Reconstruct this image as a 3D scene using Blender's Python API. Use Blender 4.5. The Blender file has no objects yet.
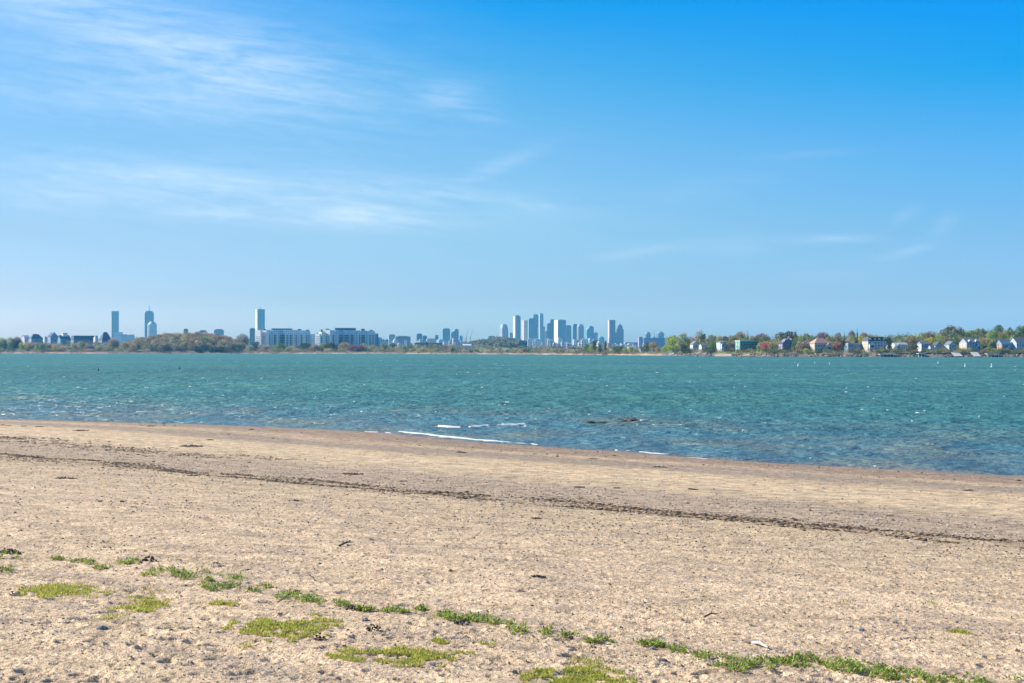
import bpy, math, random
import numpy as np
from mathutils import Vector, Matrix, noise as mnoise

random.seed(7)
rng = np.random.default_rng(7)
R = math.radians
sc = bpy.context.scene
COL = sc.collection

# ------------------------------------------------------------------ camera frame constants
F = 1640.0            # focal length in pixels
CAMZ = 7.0            # eye height above the water
HY = 350.0            # image row of the horizon
SUN_AZ = R(-72)       # measured from the viewing direction (+Y), negative = to the left
SUN_EL = R(33)
HAZE_D = 3.6e-5; HAZE_C = (0.18, 0.62, 1.0)
EXPO = 0.85
CLOUD = 7.0
SKY_GAIN = 2.5
SKY_FAC = {'L': [(0.5496, 0.7134, 1.2109), (0.4298, 0.5967, 1.0643), (0.3482, 0.5237, 0.8226), (0.2834, 0.5217, 0.7821), (0.2625, 0.5328, 0.7897), (0.2796, 0.5748, 0.8389)], 'M': [(0.44, 0.7428, 1.2997), (0.3779, 0.6206, 1.1396), (0.3396, 0.599, 0.9351), (0.2967, 0.5892, 0.8864), (0.1462, 0.5588, 0.867), (0.0037, 0.5001, 0.947)], 'R': [(0.4079, 0.7662, 1.7016), (0.3615, 0.6501, 1.298), (0.285, 0.5845, 1.0354), (0.1738, 0.5726, 1.0071), (0.0261, 0.548, 1.0058), (0.0005, 0.5232, 1.1288)]}

def hx(px, D):        # sideways metres of an image column at distance D
    return (px - 512.0) / F * D
def hz(py, D):        # height of an image row at distance D
    return CAMZ + (HY - py) / F * D

# ------------------------------------------------------------------ small helpers
def tag(o, label=None, cat=None, group=None, kind=None):
    if label: o['label'] = label
    if cat: o['category'] = cat
    if group: o['group'] = group
    if kind: o['kind'] = kind
    return o

def mesh_obj(name, verts, faces, mat, parent=None, smooth=False, loc=(0, 0, 0), rz=0):
    me = bpy.data.meshes.new(name)
    me.from_pydata([tuple(v) for v in verts], [], [tuple(f) for f in faces])
    me.materials.append(mat)
    if smooth:
        me.polygons.foreach_set('use_smooth', [True] * len(me.polygons))
    me.update()
    return link(name, me, parent, loc, rz)

def link(name, me, parent=None, loc=(0, 0, 0), rz=0):
    o = bpy.data.objects.new(name, me)
    COL.objects.link(o)
    o.location = loc
    o.rotation_euler = (0, 0, rz)
    if parent: o.parent = parent
    return o

def empty(name, loc, rz=0, size=1.0):
    o = bpy.data.objects.new(name, None)
    COL.objects.link(o)
    o.location = loc
    o.rotation_euler = (0, 0, rz)
    o.empty_display_size = size
    return o

def np_mesh(name, V, Q, mat, smooth=False):
    """V (n,3) float array, Q (m,k) int array, all faces with k corners"""
    me = bpy.data.meshes.new(name)
    k = Q.shape[1]
    me.vertices.add(len(V)); me.vertices.foreach_set('co', np.asarray(V, np.float32).ravel())
    me.loops.add(Q.size); me.loops.foreach_set('vertex_index', np.asarray(Q, np.int32).ravel())
    me.polygons.add(len(Q))
    me.polygons.foreach_set('loop_start', np.arange(0, Q.size, k, dtype=np.int32))
    me.polygons.foreach_set('loop_total', np.full(len(Q), k, np.int32))
    if smooth: me.polygons.foreach_set('use_smooth', np.ones(len(Q), bool))
    me.materials.append(mat)
    me.update(calc_edges=True)
    return me

def tint(me, cols):
    """per-face colours -> corner attribute 'tint'"""
    a = me.color_attributes.new('tint', 'FLOAT_COLOR', 'CORNER')
    k = me.polygons[0].loop_total
    c = np.repeat(np.concatenate([cols, np.ones((len(cols), 1))], 1), k, axis=0)
    a.data.foreach_set('color', c.astype(np.float32).ravel())

class MB:
    def __init__(s): s.v = []; s.f = []
    def box(s, x0, x1, y0, y1, z0, z1):
        n = len(s.v)
        s.v += [(x0,y0,z0),(x1,y0,z0),(x1,y1,z0),(x0,y1,z0),(x0,y0,z1),(x1,y0,z1),(x1,y1,z1),(x0,y1,z1)]
        s.f += [(n,n+3,n+2,n+1),(n+4,n+5,n+6,n+7),(n,n+1,n+5,n+4),(n+1,n+2,n+6,n+5),(n+2,n+3,n+7,n+6),(n+3,n,n+4,n+7)]
        return s
    def prism(s, poly, a0, a1, axis='y'):
        """poly = (u,z) outline extruded along the axis from a0 to a1"""
        n = len(s.v); k = len(poly)
        for a in (a0, a1):
            for u, z in poly:
                s.v.append((u, a, z) if axis == 'y' else ((a, u, z) if axis == 'x' else (u, z, a)))
        s.f.append(tuple(range(n, n+k)) if axis != 'x' else tuple(range(n+k-1, n-1, -1)))
        s.f.append(tuple(range(n+2*k-1, n+k-1, -1)) if axis != 'x' else tuple(range(n+k, n+2*k)))
        for i in range(k):
            j = (i+1) % k
            s.f.append((n+i, n+k+i, n+k+j, n+j))
        return s
    def frustum(s, r0, r1, z0, z1, cx=0, cy=0, seg=8, sx=1, sy=1, rot=0.0):
        n = len(s.v)
        for r, z in ((r0, z0), (r1, z1)):
            for i in range(seg):
                a = 2*math.pi*i/seg + rot
                s.v.append((cx + r*sx*math.cos(a), cy + r*sy*math.sin(a), z))
        s.f.append(tuple(range(n+seg-1, n-1, -1))); s.f.append(tuple(range(n+seg, n+2*seg)))
        for i in range(seg):
            j = (i+1) % seg
            s.f.append((n+i, n+j, n+seg+j, n+seg+i))
        return s
    def tube(s, p, q, r, seg=6, r2=None):
        p, q = Vector(p), Vector(q); d = (q-p).normalized()
        u = d.orthogonal().normalized(); w = d.cross(u); n = len(s.v)
        for c, rr in ((p, r), (q, r2 if r2 is not None else r)):
            for i in range(seg):
                a = 2*math.pi*i/seg
                s.v.append(tuple(c + u*rr*math.cos(a) + w*rr*math.sin(a)))
        s.f.append(tuple(range(n+seg-1, n-1, -1))); s.f.append(tuple(range(n+seg, n+2*seg)))
        for i in range(seg):
            j = (i+1) % seg
            s.f.append((n+i, n+j, n+seg+j, n+seg+i))
        return s
    def build(s, name, mat, parent=None, loc=(0,0,0), rz=0):
        return mesh_obj(name, s.v, s.f, mat, parent, False, loc, rz)

# ------------------------------------------------------------------ node helper
class NT:
    def __init__(s, tree): s.t = tree; s.n = tree.nodes; s.l = tree.links
    def node(s, kind, **kw):
        n = s.n.new(kind)
        for k, v in kw.items():
            if k == 'inp':
                for kk, vv in v.items(): s.put(n.inputs[kk], vv)
            else: setattr(n, k, v)
        return n
    def put(s, sock, v):
        if isinstance(v, bpy.types.NodeSocket): s.l.new(v, sock)
        else:
            try: sock.default_value = v
            except Exception: sock.default_value = (*v, 1.0)
    def m(s, op, a, b=0.0, c=0.0, clamp=False):
        n = s.n.new('ShaderNodeMath'); n.operation = op; n.use_clamp = clamp
        s.put(n.inputs[0], a); s.put(n.inputs[1], b); s.put(n.inputs[2], c); return n.outputs[0]
    def vm(s, op, a, b=(0,0,0)):
        n = s.n.new('ShaderNodeVectorMath'); n.operation = op
        s.put(n.inputs[0], a)
        if op == 'SCALE': s.put(n.inputs[3], b)
        else: s.put(n.inputs[1], b)
        return n.outputs[1] if op in ('DOT_PRODUCT', 'LENGTH') else n.outputs[0]
    def mix(s, f, a, b, mode='MIX'):
        n = s.n.new('ShaderNodeMix'); n.data_type = 'RGBA'; n.blend_type = mode
        s.put(n.inputs[0], f); s.put(n.inputs[6], a); s.put(n.inputs[7], b); return n.outputs[2]
    def ss(s, x, a, b):   # smoothstep
        n = s.n.new('ShaderNodeMapRange'); n.interpolation_type = 'SMOOTHSTEP'
        s.put(n.inputs[0], x); n.inputs[1].default_value = a; n.inputs[2].default_value = b; return n.outputs[0]
    def noise(s, vec, scale, detail=3, rough=0.5, dist=0.0):
        n = s.n.new('ShaderNodeTexNoise'); s.put(n.inputs['Vector'], vec)
        n.inputs['Scale'].default_value = scale; n.inputs['Detail'].default_value = detail
        n.inputs['Roughness'].default_value = rough; n.inputs['Distortion'].default_value = dist
        return n.outputs[0]
    def xyz(s, v):
        n = s.n.new('ShaderNodeSeparateXYZ'); s.put(n.inputs[0], v); return n.outputs
    def vec(s, x, y, z=0.0):
        n = s.n.new('ShaderNodeCombineXYZ'); s.put(n.inputs[0], x); s.put(n.inputs[1], y); s.put(n.inputs[2], z); return n.outputs[0]
    def bump(s, h, strength=0.5, dist=0.02, normal=None):
        n = s.n.new('ShaderNodeBump'); s.put(n.inputs['Height'], h)
        n.inputs['Strength'].default_value = strength; n.inputs['Distance'].default_value = dist
        if normal is not None: s.put(n.inputs['Normal'], normal)
        return n.outputs[0]

def new_mat(name):
    m = bpy.data.materials.new(name); m.use_nodes = True
    nt = NT(m.node_tree); b = m.node_tree.nodes['Principled BSDF']
    return m, nt, b
def lin(r, g, b):
    f = lambda c: (c/255/12.92) if c/255 <= 0.04045 else ((c/255+0.055)/1.055)**2.4
    return (f(r), f(g), f(b))

# ------------------------------------------------------------------ materials
def simple_mat(name, col, rough=0.7, var=0.15, scale=1.0):
    m, t, b = new_mat(name)
    tc = t.node('ShaderNodeTexCoord').outputs['Object']
    n = t.noise(tc, scale, 4)
    k = t.m('ADD', t.m('MULTIPLY', n, 2*var), 1-var)
    t.put(b.inputs['Base Color'], t.mix(1.0, (*col, 1), t.vec(k, k, k), 'MULTIPLY'))
    b.inputs['Roughness'].default_value = rough
    return m

def object_colour_mat(name, rough=0.7, var=0.1, scale=0.5, pattern=None, metallic=0.0):
    """base colour comes from the object's own colour"""
    m, t, b = new_mat(name)
    tc = t.node('ShaderNodeTexCoord').outputs['Object']
    oc = t.node('ShaderNodeObjectInfo').outputs['Color']
    n = t.noise(tc, scale, 4)
    k = t.m('ADD', t.m('MULTIPLY', n, 2*var), 1-var)
    col = t.mix(1.0, oc, t.vec(k, k, k), 'MULTIPLY')
    if pattern == 'windows':          # glazing bands and mullions of an office tower
        x, y, z = t.xyz(tc)
        fz = t.m('FRACT', t.m('DIVIDE', z, 7.5))
        fx = t.m('FRACT', t.m('DIVIDE', t.m('ADD', x, y), 9.0))
        w = t.m('MULTIPLY', t.m('GREATER_THAN', fz, 0.42), t.m('GREATER_THAN', fx, 0.3))
        col = t.mix(t.m('MULTIPLY', w, 0.55), col, (0.03, 0.05, 0.08, 1))
        b.inputs['Roughness'].default_value = 0.4
    if pattern == 'windows_soft':
        x, y, z = t.xyz(tc)
        w = t.m('MULTIPLY', t.m('GREATER_THAN', t.m('FRACT', t.m('DIVIDE', z, 3.4)), 0.45), t.m('GREATER_THAN', t.m('FRACT', t.m('DIVIDE', t.m('ADD', x, y), 4.0)), 0.45))
        col = t.mix(t.m('MULTIPLY', w, 0.6), col, (0.04, 0.06, 0.09, 1))
    if pattern == 'siding':
        x, y, z = t.xyz(tc)
        fz = t.m('FRACT', t.m('DIVIDE', z, 0.3))
        k2 = t.m('ADD', t.m('MULTIPLY', t.m('GREATER_THAN', fz, 0.15), 0.2), 0.8)
        col = t.mix(1.0, col, t.vec(k2, k2, k2), 'MULTIPLY')
    t.put(b.inputs['Base Color'], col)
    b.inputs['Roughness'].default_value = rough
    b.inputs['Metallic'].default_value = metallic
    return m

M_TOWER = object_colour_mat('tower_facade', 0.45, 0.08, 0.05, 'windows')
M_FACADE = object_colour_mat('apartment_facade', 0.6, 0.06, 0.3, 'windows_soft')
M_PLAIN = object_colour_mat('painted_surface', 0.7, 0.1, 0.4)
M_SIDING = object_colour_mat('house_siding', 0.7, 0.08, 0.5, 'siding')
M_ROOF = object_colour_mat('roofing', 0.85, 0.18, 1.2)
M_TRIM = simple_mat('white_trim', (0.75, 0.75, 0.73), 0.6, 0.05)
M_WOOD = simple_mat('weathered_wood', (0.22, 0.17, 0.13), 0.85, 0.25, 2.0)
M_BARK = simple_mat('bark', (0.10, 0.075, 0.055), 0.9, 0.3, 2.0)
M_STONE = object_colour_mat('stone', 0.85, 0.3, 1.5)
M_METAL = simple_mat('grey_metal', (0.35, 0.37, 0.4), 0.5, 0.1)
m, t, b = new_mat('window_glass')
b.inputs['Base Color'].default_value = (0.03, 0.045, 0.06, 1); b.inputs['Roughness'].default_value = 0.15
M_GLASS = m

def leaf_mat(name, attr):
    m, t, b = new_mat(name)
    if attr:
        c = t.node('ShaderNodeAttribute', attribute_name='tint').outputs['Color']
    else:
        c = t.node('ShaderNodeObjectInfo').outputs['Color']
    g = t.node('ShaderNodeNewGeometry')
    r = g.outputs['Random Per Island']
    k = t.m('ADD', t.m('MULTIPLY', r, 0.9), 0.55)
    hs = t.node('ShaderNodeHueSaturation')
    t.put(hs.inputs['Hue'], t.m('ADD', t.m('MULTIPLY', t.m('FRACT', t.m('MULTIPLY', r, 7.3)), 0.05), 0.475))
    t.put(hs.inputs['Value'], k); t.put(hs.inputs['Color'], c)
    t.put(b.inputs['Base Color'], hs.outputs[0])
    b.inputs['Roughness'].default_value = 0.6
    tr = t.node('ShaderNodeBsdfTranslucent'); t.put(tr.inputs[0], hs.outputs[0])
    mx = t.node('ShaderNodeMixShader'); mx.inputs[0].default_value = 0.42
    t.l.new(b.outputs[0], mx.inputs[1]); t.l.new(tr.outputs[0], mx.inputs[2])
    t.l.new(mx.outputs[0], t.n['Material Output'].inputs[0])
    return m
M_LEAF = leaf_mat('foliage', False)
M_LEAFT = leaf_mat('mixed_foliage', True)

# ------------------------------------------------------------------ numeric noise
def h2(ix, iy, s=0):
    h = (ix.astype(np.int64)*374761393 + iy.astype(np.int64)*668265263 + s*974711) & 0xffffffff
    h = ((h ^ (h >> 13))*1274126177) & 0xffffffff
    return ((h ^ (h >> 16)) & 0xffffff) / float(0xffffff)
def vnoise(x, y, s=0):
    xi = np.floor(x); yi = np.floor(y); fx = x-xi; fy = y-yi
    u = fx*fx*fx*(fx*(fx*6-15)+10); v = fy*fy*fy*(fy*(fy*6-15)+10)
    a = h2(xi, yi, s); b_ = h2(xi+1, yi, s); c = h2(xi, yi+1, s); d = h2(xi+1, yi+1, s)
    return (a*(1-u)+b_*u)*(1-v) + (c*(1-u)+d*u)*v - 0.5
def fbm(x, y, o=4, s=0):
    r = 0; a = 1.0
    for i in range(o):
        r = r + a*vnoise(x, y, s+i*17); x = x*2.03+5.1; y = y*2.03-3.7; a *= 0.5
    return r
def dimples(x, y, cell, dens, s=0, rmin=0.3, rmax=0.5):
    xi = np.floor(x/cell); yi = np.floor(y/cell); out = np.zeros_like(x)
    for dx in (-1, 0, 1):
        for dy in (-1, 0, 1):
            cx = xi+dx; cy = yi+dy
            px = (cx+0.15+0.7*h2(cx, cy, s))*cell; py = (cy+0.15+0.7*h2(cx, cy, s+1))*cell
            on = h2(cx, cy, s+2) < dens
            an = h2(cx, cy, s+3)*3.14; rr = (rmin+(rmax-rmin)*h2(cx, cy, s+4))*cell
            ux = (x-px)*np.cos(an)+(y-py)*np.sin(an); uy = -(x-px)*np.sin(an)+(y-py)*np.cos(an)
            d = np.sqrt((ux/1.0)**2+(uy/0.55)**2)/rr
            pit = np.where(d < 1, -(1-d*d)**1.0, 0)
            rim = 0.35*np.exp(-((d-1.15)/0.25)**2)
            out += np.where(on, (pit+rim)*rr, 0)
    return out

# ------------------------------------------------------------------ beach geometry
SH0 = (0.0, 126.0)                     # a point on the waterline
SN = (-0.690, -0.723)                  # inland normal of the waterline
ST = (0.723, -0.690)                   # along the waterline
S_KEY = [-400, -60, -15, 0, 8, 20, 45, 50, 68, 80, 100, 400]
H_KEY = [-4, -2.2, -0.55, 0, 0.40, 0.8, 1.55, 1.75, 2.55, 2.9, 3.1, 3.3]
CU = [-90, -65, -40, -16, -1.5, 19, 30, 45, 80]; CC_ = [10, 6.9, 0.3, -1.5, 2.9, 5.2, 5.7, 6.9, 8.5]   # how far the waterline bows from a straight one
def s_of(x, y):
    r = (x-SH0[0])*SN[0] + (y-SH0[1])*SN[1]; c = np.interp(u_of(x, y), CU, CC_)
    return np.where(r < c, r-c, np.where(r < 45, (r-c)/(1-c/45), r))
def u_of(x, y): return (x-SH0[0])*ST[0] + (y-SH0[1])*ST[1]
def beach_z(x, y, fine=True):
    x = np.asarray(x, float); y = np.asarray(y, float)
    s = s_of(x, y); u = u_of(x, y)
    z = np.interp(s, S_KEY, H_KEY)
    z = z + 0.10*vnoise(u/14, s/9, 3) + 0.035*fbm(u/2.6, s/1.8, 3, 9)*np.clip((s+2)/10, 0, 1)
    if fine:
        dry = np.clip((s-40)/12, 0, 1)
        z = z + 0.020*fbm(x/0.55, y/0.55, 4, 21)*(0.35+0.65*dry)
        near = np.clip((s-66)/8, 0, 1)
        z = z + dimples(x, y, 0.34, 0.45, 41)*0.27*dry
        z = z + dimples(x, y, 0.62, 0.30, 61)*0.22*near
        z = z + dimples(x, y, 0.15, 0.6, 51)*0.34*(0.3+0.7*dry)*np.clip((s-3)/10, 0, 1)
    return z
def ground(px, py):
    """the point of the beach (or the water) that an image point looks at"""
    z = 1.5
    for _ in range(12):
        D = (CAMZ-z)*F/(py-HY); x = hx(px, D)
        z = max(0.0, float(beach_z(x, D, False)))
    return x, D, z

def polar_grid(angs, ds):
    A, Dd = np.meshgrid(angs, ds)
    X = (np.sin(A)*Dd).ravel(); Y = (np.cos(A)*Dd).ravel()
    n, mm = len(angs), len(ds)
    i = (np.arange(mm-1)[:, None]*n + np.arange(n-1)[None, :]).ravel()
    Q = np.stack([i, i+1, i+n+1, i+n], 1)
    return X, Y, Q

# sand material ------------------------------------------------------
m, t, b = new_mat('beach_sand')
pos = t.node('ShaderNodeNewGeometry').outputs['Position']
s0 = t.node('ShaderNodeAttribute', attribute_name='shore_s').outputs['Fac']
u0 = t.node('ShaderNodeAttribute', attribute_name='shore_u').outputs['Fac']
us = t.vec(t.m('MULTIPLY', u0, 0.06), t.m('MULTIPLY', s0, 0.35), 0)
wob = t.m('MULTIPLY', t.m('SUBTRACT', t.noise(us, 1.0, 4, 0.6), 0.5), 5.0)
sw = t.m('ADD', s0, wob)
rmp = t.node('ShaderNodeValToRGB'); t.put(rmp.inputs[0], t.m('DIVIDE', sw, 90.0))
cr = rmp.color_ramp
SAND = (0.63, 0.44, 0.27); GRAV = (0.45, 0.32, 0.205); WET = (0.27, 0.175, 0.105); PALE = (0.64, 0.45, 0.265)
stops = [(-0.05, WET), (0.0, WET), (0.02, (0.33, 0.215, 0.13)), (0.115, (0.33, 0.22, 0.14)), (0.14, (0.50, 0.345, 0.205)), (0.165, (0.48, 0.335, 0.20)), (0.18, (0.34, 0.245, 0.165)), (0.235, (0.37, 0.27, 0.175)), (0.265, (0.60, 0.415, 0.235)),
         (0.34, PALE), (0.41, (0.56, 0.395, 0.23)), (0.445, GRAV), (0.53, GRAV), (0.545, (0.42, 0.295, 0.175)), (0.575, (0.55, 0.39, 0.23)), (0.72, SAND), (1.0, PALE)]
cr.elements[0].position = 0.0; cr.elements[0].color = (*WET, 1)
cr.elements[1].position = 1.0; cr.elements[1].color = (*PALE, 1)
for p, c in stops[2:-1]:
    e = cr.elements.new(p); e.color = (*c, 1)
col = rmp.outputs[0]
# coarse patches of gravel, running along the shore
gp = t.noise(t.vec(t.m('MULTIPLY', u0, 0.25), t.m('MULTIPLY', s0, 0.8), 3.0), 1.0, 5, 0.65)
col = t.mix(t.m('MULTIPLY', t.ss(gp, 0.48, 0.62), 0.6), col, (0.42, 0.30, 0.205, 1))
g5 = t.noise(pos, 1.3, 9, 0.88)
k5 = t.m('ADD', t.m('MULTIPLY', g5, 3.0), -0.50)
g7 = t.noise(pos, 1.9, 2, 0.7)
k5 = t.m('ADD', k5, t.m('MULTIPLY', t.m('MULTIPLY', t.m('SUBTRACT', g7, 0.5), 1.5), t.ss(s0, 60.0, 35.0)))
g6 = t.noise(t.vec(t.m('MULTIPLY', u0, 0.12), t.m('MULTIPLY', s0, 0.35), 8.0), 1.0, 4, 0.6)
k5 = t.m('MULTIPLY', k5, t.m('ADD', t.m('MULTIPLY', g6, 0.4), 0.80))
col = t.mix(1.0, col, t.vec(k5, k5, k5), 'MULTIPLY')
# grains, shell bits and dark crumbs in several sizes
g1 = t.noise(pos, 28.0, 3, 0.7); g2 = t.noise(pos, 9.0, 4, 0.7); g3 = t.noise(pos, 2.2, 4, 0.65)
g4 = t.noise(pos, 16.0, 2, 0.6)
k = t.m('ADD', t.m('ADD', t.m('MULTIPLY', g1, 0.8), t.m('MULTIPLY', g2, 1.0)), t.m('ADD', t.m('ADD', t.m('MULTIPLY', g3, 0.5), t.m('MULTIPLY', g4, 0.9)), -0.56))
col = t.mix(1.0, col, t.vec(k, k, k), 'MULTIPLY')
vo = t.node('ShaderNodeTexVoronoi', feature='F1'); t.put(vo.inputs['Vector'], pos); vo.inputs['Scale'].default_value = 7.5
vc = t.xyz(vo.outputs['Color'])
crumb = t.m('MULTIPLY', t.m('LESS_THAN', vo.outputs['Distance'], 0.23), t.m('GREATER_THAN', vc[0], 0.72))
col = t.mix(t.m('MULTIPLY', crumb, 0.75), col, (0.09, 0.075, 0.065, 1))
vo2 = t.node('ShaderNodeTexVoronoi', feature='F1'); t.put(vo2.inputs['Vector'], t.vec(t.m('MULTIPLY', u0, 2.0), t.m('MULTIPLY', s0, 1.6), 0.0)); vo2.inputs['Scale'].default_value = 1.0
v2 = t.xyz(vo2.outputs['Color'])
fleck = t.m('MULTIPLY', t.m('LESS_THAN', vo2.outputs['Distance'], 0.30), t.m('GREATER_THAN', v2[0], 0.66))
band = t.m('ADD', t.ss(s0, 22.0, 4.0), t.m('MULTIPLY', t.ss(s0, 34.0, 40.0), t.ss(s0, 58.0, 48.0)), clamp=True)
col = t.mix(t.m('MULTIPLY', fleck, t.m('ADD', t.m('MULTIPLY', band, 0.45), 0.25)), col, (0.15, 0.10, 0.065, 1))
shell = t.m('MULTIPLY', t.m('LESS_THAN', vo.outputs['Distance'], 0.16), t.m('LESS_THAN', vc[0], 0.10))
col = t.mix(t.m('MULTIPLY', shell, 0.8), col, (0.75, 0.70, 0.63, 1))
t.put(b.inputs['Base Color'], col)
wetness = t.ss(s0, 5.0, -1.0)
t.put(b.inputs['Roughness'], t.m('SUBTRACT', 0.95, t.m('MULTIPLY', wetness, 0.6)))
b.inputs['Specular IOR Level'].default_value = 0.25
hb = t.m('ADD', t.m('MULTIPLY', g2, 1.7), t.m('ADD', t.m('MULTIPLY', g1, 0.4), t.m('MULTIPLY', crumb, 0.4)))
t.put(b.inputs['Normal'], t.bump(hb, 1.0, 0.05))
M_SAND = m

angs = np.concatenate([np.linspace(-math.pi, -0.40, 60, endpoint=False), np.linspace(-0.40, 0.40, 720, endpoint=False), np.linspace(0.40, math.pi, 60)])
ds = np.concatenate([[0.3, 1.5, 3, 5, 7, 9, 11], np.exp(np.linspace(math.log(12.5), math.log(60), 800)), np.exp(np.linspace(math.log(60.1), math.log(190), 420)), [230, 300, 400]])
X, Y, Q = polar_grid(angs, ds)
Z = beach_z(X, Y)
me = np_mesh('beach', np.stack([X, Y, Z], 1), Q[:, ::-1], M_SAND, True)
for nm_, vv_ in (('shore_s', s_of(X, Y)), ('shore_u', u_of(X, Y))):
    me.attributes.new(nm_, 'FLOAT', 'POINT').data.foreach_set('value', vv_.astype(np.float32))
tag(link('beach', me), kind='structure')

# ------------------------------------------------------------------ water
m, t, b = new_mat('sea_water')
pos = t.node('ShaderNodeNewGeometry').outputs['Position']
s0 = t.node('ShaderNodeAttribute', attribute_name='shore_s').outputs['Fac']
x, y, z = t.xyz(pos)
big = t.noise(t.vec(t.m('MULTIPLY', x, 0.012), t.m('MULTIPLY', y, 0.012), 0), 1.0, 4, 0.6)
mid = t.noise(t.vec(t.m('MULTIPLY', x, 0.06), t.m('MULTIPLY', y, 0.035), 0), 1.0, 4, 0.65)
shal = t.ss(s0, -75.0, -4.0)
deep = t.mix(t.ss(big, 0.35, 0.65), (0.046, 0.165, 0.150, 1), (0.060, 0.185, 0.140, 1))
silt = t.mix(t.ss(mid, 0.45, 0.62), (0.070, 0.150, 0.155, 1), (0.170, 0.165, 0.100, 1))
colw = t.mix(t.m('MULTIPLY', shal, 0.85), deep, silt)
edge = t.ss(s0, -5.0, 1.0)
colw = t.mix(t.m('MULTIPLY', edge, 0.6), colw, (0.20, 0.16, 0.10, 1))
mott = t.noise(t.vec(t.m('MULTIPLY', x, 0.26), t.m('MULTIPLY', y, 0.045), 3.0), 1.0, 6, 0.8)   # wind streaks and wave shading mottled into the colour
lane = t.noise(t.vec(t.m('MULTIPLY', x, 0.006), t.m('MULTIPLY', y, 0.010), 11.0), 1.0, 5, 0.65)
km = t.m('MULTIPLY', t.m('ADD', t.m('MULTIPLY', mott, 2.4), -0.2), t.m('ADD', t.m('MULTIPLY', lane, 0.9), 0.55))
colw = t.mix(1.0, colw, t.vec(km, km, km), 'MULTIPLY')
# small breaking crests
wc = t.noise(t.vec(t.m('MULTIPLY', x, 0.30), t.m('MULTIPLY', y, 0.22), 7.7), 1.0, 3, 0.7)
t.put(b.inputs['Base Color'], colw)
b.inputs['Roughness'].default_value = 0.14
b.inputs['IOR'].default_value = 1.33
b.inputs['Specular IOR Level'].default_value = 0.24
n1 = t.noise(t.vec(t.m('MULTIPLY', x, 0.9), t.m('MULTIPLY', y, 0.9), 1.0), 1.0, 4, 0.62)
n2 = t.noise(t.vec(t.m('MULTIPLY', x, 0.18), t.m('MULTIPLY', y, 0.20), 5.0), 1.0, 3, 0.6)
n3 = t.noise(t.vec(t.m('MULTIPLY', x, 3.0), t.m('MULTIPLY', y, 4.0), 9.0), 1.0, 3, 0.6)
hh = t.m('ADD', t.m('ADD', t.m('MULTIPLY', n1, 0.40), t.m('MULTIPLY', n2, 1.1)), t.m('MULTIPLY', n3, 0.06))
wn = t.bump(hh, 1.0, 1.8)
fr = t.node('ShaderNodeFresnel'); fr.inputs['IOR'].default_value = 1.33; t.put(fr.inputs['Normal'], wn)
df = t.node('ShaderNodeBsdfDiffuse'); t.put(df.inputs['Color'], colw); t.put(df.inputs['Normal'], wn)
gl = t.node('ShaderNodeBsdfGlossy'); gl.inputs['Roughness'].default_value = 0.27; t.put(gl.inputs['Normal'], wn)
ms = t.node('ShaderNodeMixShader'); t.put(ms.inputs[0], t.m('MINIMUM', t.m('MULTIPLY', fr.outputs[0], 0.85), t.m('ADD', t.m('MULTIPLY', shal, 0.11), 0.19)))
t.l.new(df.outputs[0], ms.inputs[1]); t.l.new(gl.outputs[0], ms.inputs[2]); t.l.new(ms.outputs[0], t.n['Material Output'].inputs[0])
M_WATER = m
angs = np.concatenate([np.linspace(-math.pi, -0.36, 50, endpoint=False), np.linspace(-0.36, 0.36, 640, endpoint=False), np.linspace(0.36, math.pi, 50)])
ds = [20, 45, 65, 75]
while ds[-1] < 4200: ds.append(ds[-1]*(1+0.0026*(1+(ds[-1]/260)**0.9)))
ds = np.array(ds)
X, Y, Q = polar_grid(angs, ds)
Dd = np.hypot(X, Y); s = s_of(X, Y); u = u_of(X, Y)
amp = 0.19*np.clip((2600-Dd)/1900, 0, 1)*np.clip((-s+6)/35, 0.22, 1)
Z = amp*(1.15*fbm(X/2.6+0.1*Y, Y/2.6, 3, 77) + 1.0*(np.abs(fbm(X/4.5, Y/4.0, 3, 99))-0.25)) 
# low swell bending round to the beach
Z += 0.05*np.sin(s*0.9+3*vnoise(u/12, s/20, 5))*np.exp(-((s+9)/9)**2)*(0.4+vnoise(u/9, s/30, 15))
me = np_mesh('sea', np.stack([X, Y, Z], 1), Q[:, ::-1], M_WATER, True)
for nm_, vv_ in (('shore_s', s_of(X, Y)), ('shore_u', u_of(X, Y))):
    me.attributes.new(nm_, 'FLOAT', 'POINT').data.foreach_set('value', vv_.astype(np.float32))
tag(link('sea', me), kind='structure')

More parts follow.
